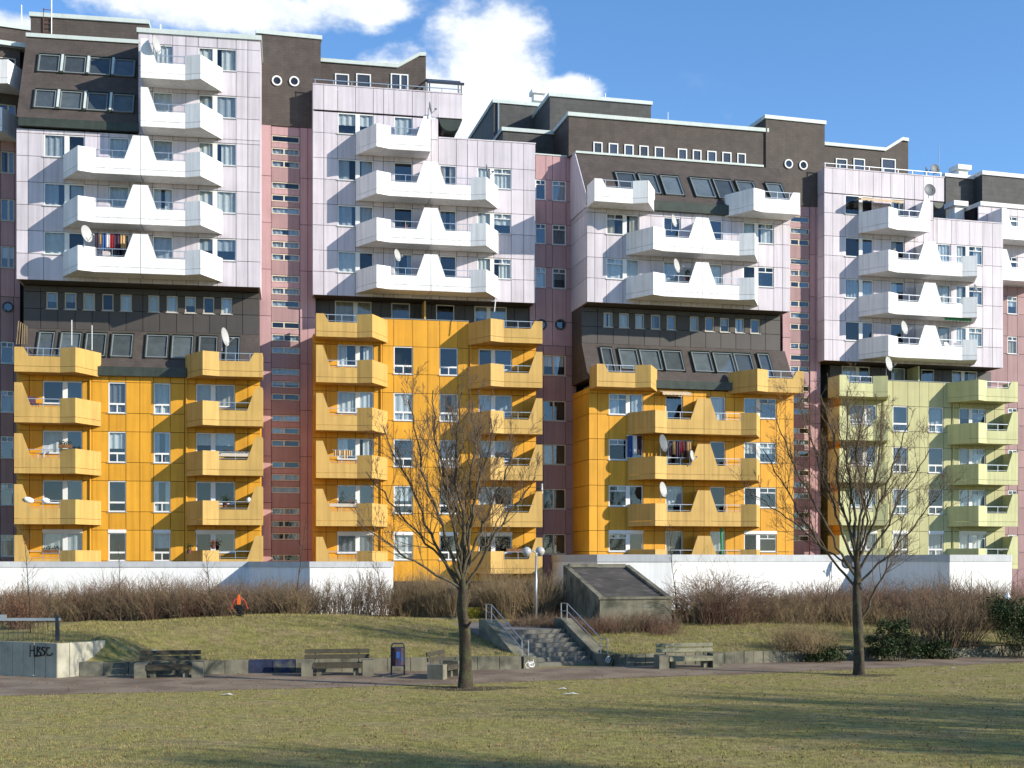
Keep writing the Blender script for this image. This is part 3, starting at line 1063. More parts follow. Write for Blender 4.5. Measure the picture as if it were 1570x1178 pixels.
# ---------------------------------------------------------------- stair towers with slot windows
def tower(name, label, xl, Yl, xr, Yr, cols, sx, ztop, zbrown, pxt, portp, first, period, back_px=None):
    B = Block(name, label, 'stair tower', xl, Yl, xr, Yr)
    U = B.U
    u0, u1 = U(xl), U(xr)
    wall = mass(B, u0 + .02, u1 - .02, .45, 9, 0, zbrown)
    s0, s1 = U(sx[0]), U(sx[1])
    # slots: three to a storey, pink pieces between them
    z = first
    slots = []
    while z > 0.3:
        for k in range(3):
            zz = z - .75 * k
            if zz > .3:
                slots.append((zz - .42, zz))
        z -= period
    slots.sort()
    tall_i = len(slots) // 2
    prev = 0.0
    for i, (a, b) in enumerate(slots):
        panel(wall, 'mauve' if i % 3 else 'pink', s0, s1, prev, a, .06)
        window(B.o, s0 + .02, a + .01, s1 - s0 - .04, b - a - .02, .08, 'slot', 'cream_frame', fw=.055)
        prev = b
    panel(wall, 'pink', s0, s1, prev, zbrown, .06)
    cs = [U(c) for c in cols]
    zs = [0.0]
    z = first - period * int(first / period) + .3
    while z < zbrown - .5:
        zs.append(z)
        z += period
    zs.append(zbrown)
    for a, b in zip(zs, zs[1:]):
        for c, d in zip(cs, cs[1:]):
            if abs(c - s0) < .02:
                continue
            panel(wall, 'pink', c, d, a, b)
    ub0 = U(back_px) if back_px else u0
    MB().box(ub0, u1 + .3, -.02, 9, zbrown, ztop).build('slate_top', 'slate', B.o)
    fascia(B, [(ub0 - .1, ztop), (u1 + .38, ztop)], 0, h=.24, depth=9)
    bx('fascia', B.o, 'fascia', ub0 - .1, ub0 - .002, .41, 9, ztop - .02, ztop + .235)
    for p, q in portp:
        porthole(B, U(p), B.Z(p, q), -.02, .30)
    return B


TA = tower('stair_tower', 'pink stair tower with slot windows between the two leftmost blocks', 395, 77.5, 484, 78.35, (395, 416, 460, 472, 484), (416, 460),
           z_(4.1 + (860 - 57) * 78 / 2000), z_(4.1 + (860 - 193) * 77.8 / 2000), 0, ((424.5, 124.5), (451, 125.5)), z_(29.5), 2.78)
TB = tower('stair_tower', 'pink stair tower with slot windows left of the pale green block', 1200, 84.8, 1258, 85.55, (1200, 1212, 1242, 1250, 1258), (1212, 1242),
           z_(4.1 + (860 - 188) * 85.2 / 2000), z_(4.1 + (860 - 316) * 85.2 / 2000), 0, ((1208.5, 252), (1231, 254)), z_(26.6), 2.76, 1174)

# ---------------------------------------------------------------- recessed link with paired windows between second and third block
BL = Block('link_building', 'recessed mauve link with cream windows between the second and third blocks', 'link building', 812, 81.2, 884, 81.95)
B, U = BL, BL.U
ztop = B.Z(845, 239)
wall = mass(B, U(812) + .02, U(905) - .02, .45, 7, 0, ztop - .1)
cs = [812, 821, 837, 847, 868, 884]
hs = [B.Z(858, y) for y in (411.7, 344.8, 277.5)]
zmid = hs[0] - 1.26 - 2.4
facade(B, wall, 'pink', [U(c) for c in cs], hs, zmid + .3, ztop, [(U(821), U(837), 'top'), (U(847), U(868), 'top')], frame='frame')
panel(wall, 'pink', U(812), U(847), zmid - 1.2, zmid + .3)
panel(wall, 'pink', U(847), U(884), zmid - 1.2, zmid + .3)
for p in (830, 859):
    porthole(B, U(p), B.Z(p, 498), -.005, .34, 'dark_steel')
hs = [B.Z(850, y) for y in (819, 749.8, 681.6, 614.7, 545)]
facade(B, wall, 'mauve', [U(c) for c in (812, 833, 867, 884)], hs, 0, zmid - 1.2, [(U(833), U(867.5), 'pair_r')], frame='cream_frame')
bx('coping', B.o, 'fascia', U(812), U(884), -.04, .6, ztop, ztop + .08)

# ---------------------------------------------------------------- block cut by the left edge of the picture
B0 = Block('apartment_block', 'mauve block cut off at the left edge with white balcony corners', 'apartment block', -60, 74.2, 26, 75.3)
B, U = B0, B0.U
wall = mass(B, U(-60), U(38), .45, 8, 0, B.Z(10, 66))
hs = [B.Z(10, y) for y in (820, 741, 669, 599, 524)]
facade(B, wall, 'mauve', [U(c) for c in (-60, -40, -12, 1, 21, 31)], hs, 0, B.Z(10, 455), [(U(1), U(21), 'top'), (U(-40), U(-12), 'pair')], frame='frame')
hs2 = [B.Z(10, y) for y in (377, 305, 232)]
facade(B, wall, 'pink', [U(c) for c in (-60, -40, -12, 1, 22, 31)], hs2, B.Z(10, 455), B.Z(10, 215), [(U(1), U(22), 'pair'), (U(-40), U(-12), 'pair')], frame='cream_frame')
porthole(B, U(12), B.Z(12, 471), -.01, .30, 'dark_steel')
facade(B, wall, 'slate', [U(c) for c in (-60, 31)], [B.Z(10, 160), B.Z(10, 88)], B.Z(10, 215), B.Z(10, 70), [(U(-2), U(24), 'pair')], frame='cream_frame')
module(B, U(-84, D1), B.Z(10, 131, D1), 'white', 1)
module(B, U(-93, D1), B.Z(10, 205, D1), 'white', 1)
fascia(B, [(U(-70), B.Z(10, 73)), (U(42), B.Z(10, 73))], -.3, h=.25, depth=5)
mass(B, U(-70, -4), U(46, -4), 4, 9, B.Z(10, 73), B.Z(20, 44, -4), 'slate', 'penthouse')
fascia(B, [(U(-70, -4), B.Z(20, 44, -4)), (U(48, -4), B.Z(20, 44, -4))], 4, h=.25, depth=5)

# ---------------------------------------------------------------- block cut by the right edge of the picture
B5 = Block('apartment_block', 'farthest block cut off at the right edge, white balconies over mauve wall', 'apartment block', 1500, 93.0, 1640, 95.2)
B, U = B5, B5.U
wall = mass(B, U(1500), U(1640), .45, 8, 0, B.Z(1540, 322))
hs = [B.Z(1553, y) for y in (820, 752, 690, 626)]
facade(B, wall, 'mauve', [U(c) for c in (1500, 1546, 1560, 1585, 1605, 1640)], hs, 0, B.Z(1550, 590), [(U(1546), U(1560), 'top'), (U(1585), U(1605), 'top')])
hs = [B.Z(1553, y) for y in (516, 455)]
facade(B, wall, 'mauve', [U(c) for c in (1500, 1545, 1560, 1585, 1605, 1640)], hs, B.Z(1550, 590), B.Z(1550, 440), [(U(1545), U(1560), 'top'), (U(1585), U(1605), 'top')])
hs = [B.Z(1553, y) for y in (394, 332)]
facade(B, wall, 'lilac', [U(c) for c in (1500, 1520, 1543, 1560, 1585, 1605, 1640)], hs, B.Z(1550, 440), B.Z(1540, 318), [(U(1543), U(1560), 'top'), (U(1518), U(1535), 'single')])
fascia(B, [(U(1502), B.Z(1530, 318)), (U(1642), B.Z(1530, 318))], 0, 'wall_white', h=.3, depth=4)
for y in (367, 430):
    module(B, U(1536, D1), B.Z(1550, y, D1), 'white', 1)
mass(B, U(1506, -5), U(1660, -5), 5, 12, B.Z(1540, 330), B.Z(1506, 268, -5), 'slate_grey', 'penthouse')
fascia(B, [(U(1505, -5), B.Z(1506, 268, -5)), (U(1661, -5), B.Z(1506, 268, -5))], 5, 'wall_white', h=.3, depth=7)
bx('fascia', B.o, 'wall_white', U(1505, -5), U(1505, -5) + .12, 5.41, 14, B.Z(1506, 268, -5) - .01, B.Z(1506, 268, -5) + .29)
mass(B, U(1450, -6), U(1510, -6), 6, 14, 0, B.Z(1470, 273, -6), 'slate_grey', 'penthouse')
fascia(B, [(U(1448, -6), B.Z(1470, 273, -6)), (U(1511, -6), B.Z(1470, 273, -6))], 6, 'wall_white', h=.25, depth=7)
for px, py in ((1472, 270), (1466, 326)):
    d = -6.5 if py < 300 else -2
    c = MB().box(-.4, .4, -.4, .4, -1, .35).build('chimney', 'wall_white', B.o, (U(px, d), -d, B.Z(px, py, d)))
    MB().box(-.6, .6, -.6, .6, .35, .7).build('chimney_cap', 'wall_white', c)
rod(B, 1440, 222, 275, -6)


# ================================================================ batch meshes for twigs, leaves and grass
def raw_mesh(name, verts, faces, mat):
    verts = np.asarray(verts, dtype=np.float32)
    faces = np.asarray(faces, dtype=np.int32)
    me = bpy.data.meshes.new(name)
    nf, k = faces.shape
    me.vertices.add(len(verts))
    me.vertices.foreach_set('co', verts.ravel())
    me.loops.add(nf * k)
    me.loops.foreach_set('vertex_index', faces.ravel())
    me.polygons.add(nf)
    me.polygons.foreach_set('loop_start', np.arange(0, nf * k, k, dtype=np.int32))
    me.polygons.foreach_set('loop_total', np.full(nf, k, dtype=np.int32))
    me.materials.append(MATS[mat])
    me.update(calc_edges=True)
    return me


def raw_obj(name, verts, faces, mat, parent=None):
    return link(bpy.data.objects.new(name, raw_mesh(name, verts, faces, mat)), parent)


def seg_arrays(segs, sides=3):
    a = np.array(segs, dtype=np.float64)
    p, q, r0, r1 = a[:, 0:3], a[:, 3:6], a[:, 6], a[:, 7]
    d = q - p
    d /= np.linalg.norm(d, axis=1)[:, None] + 1e-9
    ref = np.where(np.abs(d[:, 2:3]) > 0.9, np.array([[1., 0, 0]]), np.array([[0, 0, 1.]]))
    e1 = np.cross(d, ref)
    e1 /= np.linalg.norm(e1, axis=1)[:, None] + 1e-9
    e2 = np.cross(d, e1)
    n = len(a)
    vs = np.zeros((n, 2 * sides, 3))
    for i in range(sides):
        an = 2 * math.pi * i / sides
        o = e1 * math.cos(an) + e2 * math.sin(an)
        vs[:, i] = p + o * r0[:, None]
        vs[:, sides + i] = q + o * r1[:, None]
    base = (np.arange(n) * 2 * sides)[:, None]
    fs = []
    for i in range(sides):
        j = (i + 1) % sides
        fs.append(np.concatenate([base + i, base + j, base + sides + j, base + sides + i], axis=1))
    return vs.reshape(-1, 3), np.concatenate(fs, axis=0)


def seg_obj(name, segs, mat, parent=None, sides=3):
    v, f = seg_arrays(segs, sides)
    return raw_obj(name, v, f, mat, parent)


def leaf_obj(name, pts, size, mat, parent=None, seed=0):
    r = np.random.RandomState(seed)
    pts = np.asarray(pts)
    n = len(pts)
    a = r.normal(size=(n, 3))
    a /= np.linalg.norm(a, axis=1)[:, None]
    b = np.cross(a, r.normal(size=(n, 3)))
    b /= np.linalg.norm(b, axis=1)[:, None]
    s = size * r.uniform(.6, 1.3, size=(n, 1))
    v = np.stack([pts - a * s, pts + b * s * .45, pts + a * s, pts - b * s * .45], axis=1).reshape(-1, 3)
    return raw_obj(name, v, np.arange(4 * n).reshape(n, 4), mat, parent)


# ================================================================ ground
ST_A = math.radians(24)
BK_A = math.radians(13)
ST_O = Vector((0.62, 50.3))
ST_U = Vector((math.cos(ST_A), math.sin(ST_A)))
ST_B = Vector((-math.sin(ST_A), math.cos(ST_A)))
ST_W, RISE, TREAD, NST = 2.9, 0.16, 0.38, 8
RET = [(-70, 66), (-20.07, 47.6), (-15.9, 45.75), (-15.7, 46.3), (0.0, 49.35), (4.05, 50.6), (10.96, 52.8), (22, 56.6), (70, 74)]


def lerp_line(pts, x):
    for (a, ya), (b, yb) in zip(pts, pts[1:]):
        if x <= b:
            return ya + (yb - ya) * (x - a) / (b - a)
    return pts[-1][1]


def sst(t):
    t = max(0.0, min(1.0, t))
    return t * t * (3 - 2 * t)


def hash_noise(x, y):
    return (math.sin(x * 1.7 + y * 0.9) + math.sin(x * 0.63 - y * 1.31 + 2.0) + 0.6 * math.sin(x * 3.1 + y * 2.3 + 1)) / 2.6


def bank_z(x, y):
    s = y - lerp_line(RET, x)
    xb = -16.12 + max(0.0, min(1.7, y - 45.5)) * .665
    if x < xb and y < 47.4:
        z = 1.14
    else:
        L = 5.0 + 4.0 * sst((x + 15.6) / 6)
        z = 0.42 + 0.92 * sst((s + 1.0) / (L + 1.0))
        z += .62 * math.exp(-((x + 14.9) / 1.1) ** 2 - ((y - 47.6) / 1.3) ** 2) * sst(s / 1.1)
        if x < -14.6:
            z = max(z, 1.14 * sst((y - 46.9) / 1.0) * sst((-14.6 - x) / .8))
        z += 0.38 * math.exp(-((x + 9.5) / 6.0) ** 2 - ((y - 56.5) / 4.5) ** 2)
    z += 0.035 * hash_noise(x, y) * sst(s / 2)
    q = Vector((x, y)) - ST_O
    u, v = q.dot(ST_U), q.dot(ST_B)
    if -0.3 < u < ST_W + .3 and -2.0 < v < NST * TREAD + .3:
        z = min(z, max(-.3, v * RISE / TREAD - .42))
    if -0.35 < u < ST_W + .35 and NST * TREAD + .25 < v < 9:
        z = min(z, 1.2)
    return z


ground = MB().add([(-900, -300, 0), (900, -300, 0), (900, 2200, 0), (-900, 2200, 0)], [(0, 1, 2, 3)]).build('lawn', 'lawn')
ground['kind'] = 'structure'
# paved path running obliquely past the lawn
far = [(-70, 64), (-20.3, 47.3), (-15.9, 45.5), (-15.6, 46.1), (0.0, 49.2), (4.05, 50.4), (10.96, 52.6), (22.4, 55.8), (70, 74)]
near = [(-70, 34), (-15.6, 39.5), (-9.6, 41.0), (-1.8, 43.3), (3.0, 45.2), (9.0, 47.4), (21.0, 52.8), (70, 70)]
xs = [x for x in np.arange(-60, 66, 1.0)]
v, f = [], []
for i, x in enumerate(xs):
    wob = .10 * math.sin(x * 1.3) + .07 * math.sin(x * 3.7)
    v += [(x, lerp_line(near, x) + wob, .008), (x, lerp_line(far, x) + .35, .008)]
    if i:
        f.append((2 * i - 2, 2 * i, 2 * i + 1, 2 * i - 1))
o = MB().add(v, f).build('path', 'paving')
o['kind'] = 'structure'
# grass bank behind the low wall
gx = np.concatenate([np.arange(-46, -16, .6), np.arange(-16, 14, .25), np.arange(14, 50, .6)])
gs = np.concatenate([np.arange(.1, 10, .3), np.arange(10, 22, .8)])
v = []
for x in gx:
    y0 = lerp_line(RET, x)
    for s in gs:
        v.append((x, y0 + s, bank_z(x, y0 + s)))
m = len(gs)
f = [(i * m + j, (i + 1) * m + j, (i + 1) * m + j + 1, i * m + j + 1) for i in range(len(gx) - 1) for j in range(m - 1)]
o = MB().add(v, f).build('grass_bank', 'bank_turf', smooth=True)
o['kind'] = 'structure'
o = MB().add([(-160, 66, 1.26), (160, 66, 1.26), (160, 160, 1.26), (-160, 160, 1.26)], [(0, 1, 2, 3)]).build('courtyard_ground', 'plaza')
o['kind'] = 'structure'
pl = []
for u_, v_ in ((-.5, NST * TREAD + .02), (ST_W + .5, NST * TREAD + .02), (ST_W + .5, 17), (-.5, 17)):
    p = ST_O + ST_U * u_ + ST_B * v_
    pl.append((p.x, p.y))
o = MB().slab(pl, 1.0, NST * RISE + .005).build('landing_pavement', 'plaza')
o['kind'] = 'structure'

# ---------------------------------------------------------------- low retaining wall of concrete slabs
rw_ = thing('retaining_wall', 'low concrete retaining wall along the path below the grass bank', 'retaining wall', (-15.6, 46.3, 0))
rw_o = Vector((-15.6, 46.3, 0))


def slab_run(root, org, a, b, step, h, th, mat, z0=-.1, name='slab', jit=.012, blue=None):
    a, b = Vector(a), Vector(b)
    n = max(1, round((b - a).length / step))
    ang = math.atan2(b.y - a.y, b.x - a.x)
    for i in range(n):
        p = a + (b - a) * (i / n)
        w = (b - a).length / n
        mm = mat
        if blue and blue[0] < p.x < blue[1]:
            mm = 'paint_blue'
        o = bx(name, root, mm, 0, 1, 0, 1, 0, 1)
        o.scale = (w - .02, th, h - z0)
        c = p + (b - a).normalized() * (w / 2) + Vector((-math.sin(ang), math.cos(ang))) * (th / 2 + RNG.uniform(-jit, jit))
        o.location = (c.x - org.x, c.y - org.y, (h + z0) / 2 + RNG.uniform(-.008, .008))
        o.rotation_euler = (0, 0, ang + RNG.uniform(-.006, .006))


slab_run(rw_, rw_o, (-15.35, 46.25), (0.36, 49.28), .85, .50, .16, 'concrete', blue=(-9.6, -8.4))
slab_run(rw_, rw_o, (4.0, 50.5), (10.9, 52.65), .42, .47, .14, 'concrete')
slab_run(rw_, rw_o, (10.9, 52.65), (24, 57.1), .8, .42, .14, 'concrete')

# ---------------------------------------------------------------- taller wall at the left with sprayed letters
c0, c1, c2 = Vector((-15.88, 45.5)), Vector((-21.5, 48.1)), Vector((-14.72, 47.25))
gw = thing('concrete_wall', 'tall pale concrete wall with sprayed black letters at the left edge', 'wall', (c0.x, c0.y, 0))
g0 = Vector((c0.x, c0.y, 0))
slab_run(gw, g0, c1, c0, .5, 1.22, .18, 'pale_concrete')
slab_run(gw, g0, c0 + Vector((.0, .02)), c2, .5, 1.21, .16, 'pale_concrete')
wu = (c0 - c1).normalized()
wn = Vector((wu.y, -wu.x))
if wn.y > 0:
    wn = -wn
LET = {'H': [[(0, 0), (0.02, 1)], [(.34, .05), (.32, .98)], [(.02, .52), (.34, .55)]],
       '.': [[(0.42, .02), (.46, .14)]],
       'B': [[(.56, .05), (.58, .9)], [(.58, .9), (.82, .8), (.60, .52)], [(.60, .52), (.88, .36), (.84, .12), (.57, .06)]],
       'S': [[(1.22, .84), (1.02, .88), (.96, .66), (1.2, .46), (1.16, .2), (.92, .14)]],
       'C': [[(1.62, .82), (1.42, .86), (1.32, .5), (1.42, .18), (1.72, .2), (1.84, .38)]]}
for ch, strokes in LET.items():
    mb = MB()
    for st in strokes:
        for a, b in zip(st, st[1:]):
            pts = []
            for x, z in (a, b):
                q = c0 + wu * (-1.22 + x * .56) + wn * .012
                pts.append(Vector((q.x - g0.x, q.y - g0.y, .72 + z * .40)))
            d = (pts[1] - pts[0]).normalized()
            mb.tube(pts[0] - d * .012, pts[1] + d * .012, .022, 5)
    mb.build('letter', 'black', gw)
gf = thing('goal_frame', 'dark steel post with pale crossbar above the concrete wall', 'frame', tuple(W(88, 985, 47.2)))
MB().box(-.06, .06, -.06, .06, -.2, .98).build('post', 'dark_steel', gf)
MB().box(-2.6, .12, -.05, .05, .78, .88).build('crossbar', 'steel', gf)
MB().box(-2.1, -1.85, -.04, .04, .885, 1.0).build('bracket', 'steel', gf)
for i in range(14):
    x = -2.5 + i * .18
    MB().tube((x, 0, -.1), (x, 0, .78), .008, 4).build('wire', 'dark_steel', gf)

# ---------------------------------------------------------------- steps
st = thing('park_steps', 'concrete steps with side walls leading up from the path', 'steps', (ST_O.x, ST_O.y, 0), ST_A)
for i in range(NST):
    nb = 2
    for k in range(nb):
        a, b = ST_W * k / nb, ST_W * (k + 1) / nb
        off = .5 * (i % 2)
        a = max(0, a - (off if k else 0))
        b = ST_W if k == nb - 1 else b - off
        bx('step', st, 'step', a + .012, b - .012, i * TREAD - .03, (i + 1) * TREAD + .04, i * RISE - .14, (i + 1) * RISE + RNG.uniform(-.004, .004))
top, run = NST * RISE, NST * TREAD
for u in (-.50, ST_W + .02):
    MB().add([(u, -.25, -.05), (u + .48, -.25, -.05), (u + .48, run + .7, -.05), (u, run + .7, -.05), (u, -.25, .44), (u + .48, -.25, .44), (u, .12, .46), (u + .48, .12, .46),
              (u, run + .05, top + .42), (u + .48, run + .05, top + .42), (u, run + .7, top + .42), (u + .48, run + .7, top + .42)],
             [(0, 1, 5, 4), (4, 5, 7, 6), (6, 7, 9, 8), (8, 9, 11, 10), (10, 11, 2, 3), (0, 3, 2, 1), (1, 2, 11, 9, 7, 5), (0, 4, 6, 8, 10, 3)]).build('cheek_wall', 'concrete', st)
    c = u + .24
    hr = MB()
    hr.path([(c, .0, .40), (c, .0, 1.04), (c, run * .98, top + 1.04), (c, run + .5, top + 1.04), (c, run + .5, top + .4)], .021, 6)
    hr.path([(c, .0, .72), (c, -.55, .72)], .016, 6)
    hr.path([(c, .0, 1.04), (c, -.6, 1.04), (c, -.6, 0.42)], .021, 6)
    hr.path([(c, 0.02, .72), (c, run * .98, top + .72), (c, run + .5, top + .72)], .018, 6)
    hr.tube((c, run * .98, top + .3), (c, run * .98, top + 1.04), .021, 6)
    hr.build('handrail', 'steel', st)
    bx('end_block', st, 'concrete', u - .02, u + .50, -.75, -.252, -.05, .47)
    sc = MB()
    r_ = random.Random(5 if u < 0 else 9)
    for k in range(6):
        cx, cz, rr = u + .24 + r_.uniform(-.1, .1), .24 + r_.uniform(-.1, .1), r_.uniform(.05, .12)
        pp = [Vector((cx + rr * math.cos(t) * 1.1, -.757, cz + rr * math.sin(t))) for t in np.linspace(r_.uniform(0, 3), r_.uniform(4, 8), 9)]
        sc.path(pp, .011, 4)
    sc.build('scribble', 'paper', st)

# ---------------------------------------------------------------- slanted concrete shelter behind the steps
bo = Vector(((918 - CX) * 58 / FPX, 58.0, 1.3))
bk = thing('concrete_shelter', 'grey concrete box with a steeply slanted felt roof beside the steps', 'shelter', tuple(bo), BK_A)
bw, bd, hf, hb = 3.4, 6.0, 1.17, 2.6


def wedge(x0, x1, y0, y1, za, zb_, zc, zd):
    return MB().add([(x0, y0, za), (x1, y0, za), (x1, y1, zb_), (x0, y1, zb_), (x0, y0, zc), (x1, y0, zc), (x1, y1, zd), (x0, y1, zd)],
                    [(0, 3, 2, 1), (4, 5, 6, 7), (0, 1, 5, 4), (1, 2, 6, 5), (2, 3, 7, 6), (3, 0, 4, 7)])


wedge(.25, bw - .25, .06, bd, -.1, -.1, hf - .06, hb - .12).build('roof_slope', 'bitumen', bk)
wedge(0, .24, .002, bd, -.1, -.1, hf + .02, hb).build('side_wall', 'concrete', bk)
wedge(bw - .24, bw, .002, bd, -.1, -.1, hf + .02, hb).build('side_wall', 'concrete', bk)
MB().box(.02, bw - .02, -.12, .0, -.1, hf - .10).build('front_wall', 'concrete', bk)
MB().box(-.06, bw + .06, -.18, .04, hf - .09, hf + .03).build('lintel', 'concrete', bk)
MB().box(.25, bw - .25, bd - .2, bd + .05, hb - .11, hb + .05).build('ridge_edge', 'concrete', bk)

# ---------------------------------------------------------------- white podium walls in front of the blocks


def podium(name, label, pts, ztop, cop):
    P = [Vector(((p - CX) * Y / FPX, Y)) for p, Y in pts]
    root = thing(name, label, 'wall', (P[0].x, P[0].y, 1.2))
    for a, b in zip(P, P[1:]):
        ang = math.atan2(b.y - a.y, b.x - a.x)
        L = (b - a).length
        w = MB().box(0.0, L, 0, .28, 0, ztop - 1.2 - cop).build('wall_section', 'wall_white', root, (a.x - P[0].x, a.y - P[0].y, 0), (0, 0, ang))
        MB().box(-.03, L + .03, -.05, .34, ztop - 1.2 - cop + .002, ztop - 1.2).build('coping', 'coping', w)


podium('podium_wall', 'white zigzag podium wall below the leftmost block', ((-90, 66.6), (33, 68.2), (381, 70.6), (475, 65.5), (600, 67.2), (603, 76.5)), 4.06, .3)
podium('podium_wall', 'white zigzag podium wall behind the concrete shelter', ((847, 80.0), (916, 74.3), (1030, 74.8), (1316, 81.3), (1456, 77.6), (1548, 79.6), (1551, 86)), 4.46, .42)
pw = MB().box(0, 2.6, 0, .25, 0, .5).build('planter_wall', 'concrete', None, tuple(W(628, 958, 59.5) - Vector((0, 0, .2))), (0, 0, .1))
tag(pw, 'grey concrete planter edge on the bank left of the steps', 'planter')
ow = MB().box(0, 2.4, 0, .12, 0, .5).build('olive_barrier', 'olive_paint', None, (W(703, 947, 64).x, 64, 1.3), (0, 0, .15))
tag(ow, 'olive yellow board barrier in the dark passage behind the steps', 'barrier')

# ---------------------------------------------------------------- lamp, bin, benches, rocker
lm = thing('street_lamp', 'grey lamp post with two globe heads beside the steps', 'street lamp', tuple(W(822, 957, 58)))
MB().tube((0, 0, -.1), (0, 0, 3.05), .055, 10, .045).build('pole', 'steel', lm, smooth=True)
MB().path([(0, 0, 3.0), (0, 0, 3.16), (-.12, -.02, 3.24), (-.36, -.1, 3.22)], .03, 8).build('arm', 'steel', lm)
MB().path([(0, 0, 3.0), (.03, .1, 3.14), (.14, .25, 3.2)], .03, 8).build('arm', 'steel', lm)
sph = [(0.21 * math.sin(math.pi * i / 10) + .001, -.21 * math.cos(math.pi * i / 10)) for i in range(11)]
for p in ((-.42, -.12, 3.22), (.18, .3, 3.24)):
    g = MB().lathe(sph, 18).build('globe', 'globe', lm, p, smooth=True)
    MB().lathe([(.08, -.23), (.13, -.17), (.13, -.12)], 14).build('collar', 'steel', g)

bn = thing('litter_bin', 'small graffiti covered litter bin on a looped frame between benches', 'litter bin', tuple(W(610, 1034, 46.7)), .15)
bn.location.z = 0
MB().path([(-.23, 0, 0), (-.23, 0, 1.05), (-.18, 0, 1.14), (.18, 0, 1.14), (.23, 0, 1.05), (.23, 0, 0)], .03, 6).build('loop_frame', 'dark_steel', bn)
MB().slab([(-.2, -.14), (-.1, -.2), (.1, -.2), (.2, -.14), (.2, .12), (-.2, .12)], .34, .98).build('bin_body', 'bin_paint', bn)
MB().box(-.07, .05, -.215, -.203, .62, .86).build('sticker', 'cloth_blue', bn)
MB().box(-.19, .19, -.1, .1, .985, 1.02).build('rim', 'dark_steel', bn)


def bench(px, py, rz, wood, label, w=2.5):
    Y = EYE * FPX / (py - HY)
    b = thing('park_bench', label, 'bench', ((px - CX) * Y / FPX, Y + .25, 0), rz, 'benches along the path')
    for s in (-1, 1):
        x = s * (w / 2 - .2)
        MB().box(x - .2, x + .2, -.26, .32, -.05, .52 if s < 0 else .55).build('side_block', 'concrete', b)
    for k in range(3):
        MB().box(-w / 2 + .41, w / 2 - .41, -.28 + k * .19, -.11 + k * .19, .40, .46).build('seat_board', wood, b)
    MB().box(-w / 2 + .41, w / 2 - .41, -.29, -.25, .28, .395).build('front_board', wood, b)
    for k in range(2):
        o = MB().box(-w / 2 + .12, w / 2 - .12, -.025, .025, -.075, .075).build('back_board', wood, b, (0, .36 + .03 * k, .66 + k * .19), (math.radians(-12), 0, 0))
    for s in (-1, 1):
        MB().tube((s * (w / 2 - .5), .34, .3), (s * (w / 2 - .5), .46, .92), .025, 5).build('back_support', 'dark_steel', b)
        MB().box(s * (w / 2 - .62) - .09, s * (w / 2 - .62) + .09, -.1, .2, -.05, .395).build('leg', 'concrete', b)
    return b


bench(257, 1040, .17, 'wood', 'dark weathered bench nearest the concrete wall with letters', 2.35)
bench(516, 1037, .17, 'wood', 'weathered bench just left of the litter bin', 2.55)
bench(683, 1040, 1.25, 'wood', 'bench seen end on, half hidden behind the nearer tree trunk', 1.9)
bench(1057, 1025, .27, 'pale_wood', 'pale greenish bench right of the steps', 2.6)

rk = thing('spring_rocker', 'orange and red spring rocker toy on top of the grass bank', 'playground toy', (W(367, 955, 56.0).x, 56.0, bank_z(W(367, 955, 56).x, 56.0)))
hel = [Vector((.13 * math.cos(t), .13 * math.sin(t), .05 + t * .012)) for t in np.linspace(0, 30, 80)]
MB().path(hel, .022, 5).build('spring', 'black', rk)
MB().prism([(-.15, .36), (.13, .36), (.17, .48), (.05, .56), (-.12, .56), (-.19, .48)], -.09, .09).build('seat', 'black', rk)
MB().prism([(-.09, .565), (.03, .565), (.04, .75), (.01, .98), (-.05, 1.0), (-.09, .78)], -.05, .05).build('body', 'toy_orange', rk)
for s in (-1, 1):
    MB().path([(s * .05, s * .05, .85), (s * .2, s * .12, .74), (s * .34, s * .14, .36)], .022, 5).build('grip', 'toy_red', rk)

bag = MB().lathe([(.02, .16), (.12, .12), (.2, .05), (.24, 0)], 9, True).build('plastic_bag', 'paper', None, tuple(W(237, 1001, 47.4) - Vector((0, 0, .05))), (.1, .1, .4))
bag.scale = (1.2, .6, 1)
tag(bag, 'white plastic bag lying on the grass behind the leftmost bench', 'bag')
bag = MB().add([(0, 0, .3), (-.16, .02, 0), (0, -.06, -.12), (.2, .03, -.05), (.05, .08, .05)], [(0, 1, 2), (0, 2, 3), (0, 3, 4), (0, 4, 1), (1, 4, 3, 2)]).build('plastic_bag', 'paper', None, tuple(W(1545, 916, 62)))
tag(bag, 'white plastic bag caught in the shrubs at the right edge', 'bag')
for px, py, s, lab in ((50, 1038.5, .13, 'white paper scrap on the path below the sprayed letters'), (348, 1067, .2, 'pinkish crumpled paper on the lawn below the leftmost bench'), (875, 1066, .26, 'white paper strip on the lawn below the steps'),
                       (862, 1058, .15, 'small pale scrap on the lawn just above the paper strip'), (1402, 1013, .1, 'tiny white scrap on the path right of the farther tree'), (1463, 1026, .1, 'tiny white scrap on the lawn edge at the far right')):
    Y = EYE * FPX / (py - HY)
    o = MB().add([(-s, -.04, .01), (s * .2, -.06, .05), (s, .0, .015), (s * .3, .08, .06), (-s * .6, .07, .03)], [(0, 1, 4), (1, 2, 3), (1, 3, 4)]).build('litter_scrap', 'paper', None, ((px - CX) * Y / FPX, Y, .012))
    tag(o, lab, 'litter')


# ================================================================ bare trees
def rvec(r):
    while True:
        v = Vector((r.uniform(-1, 1), r.uniform(-1, 1), r.uniform(-1, 1)))
        if .05 < v.length < 1:
            return v.normalized()


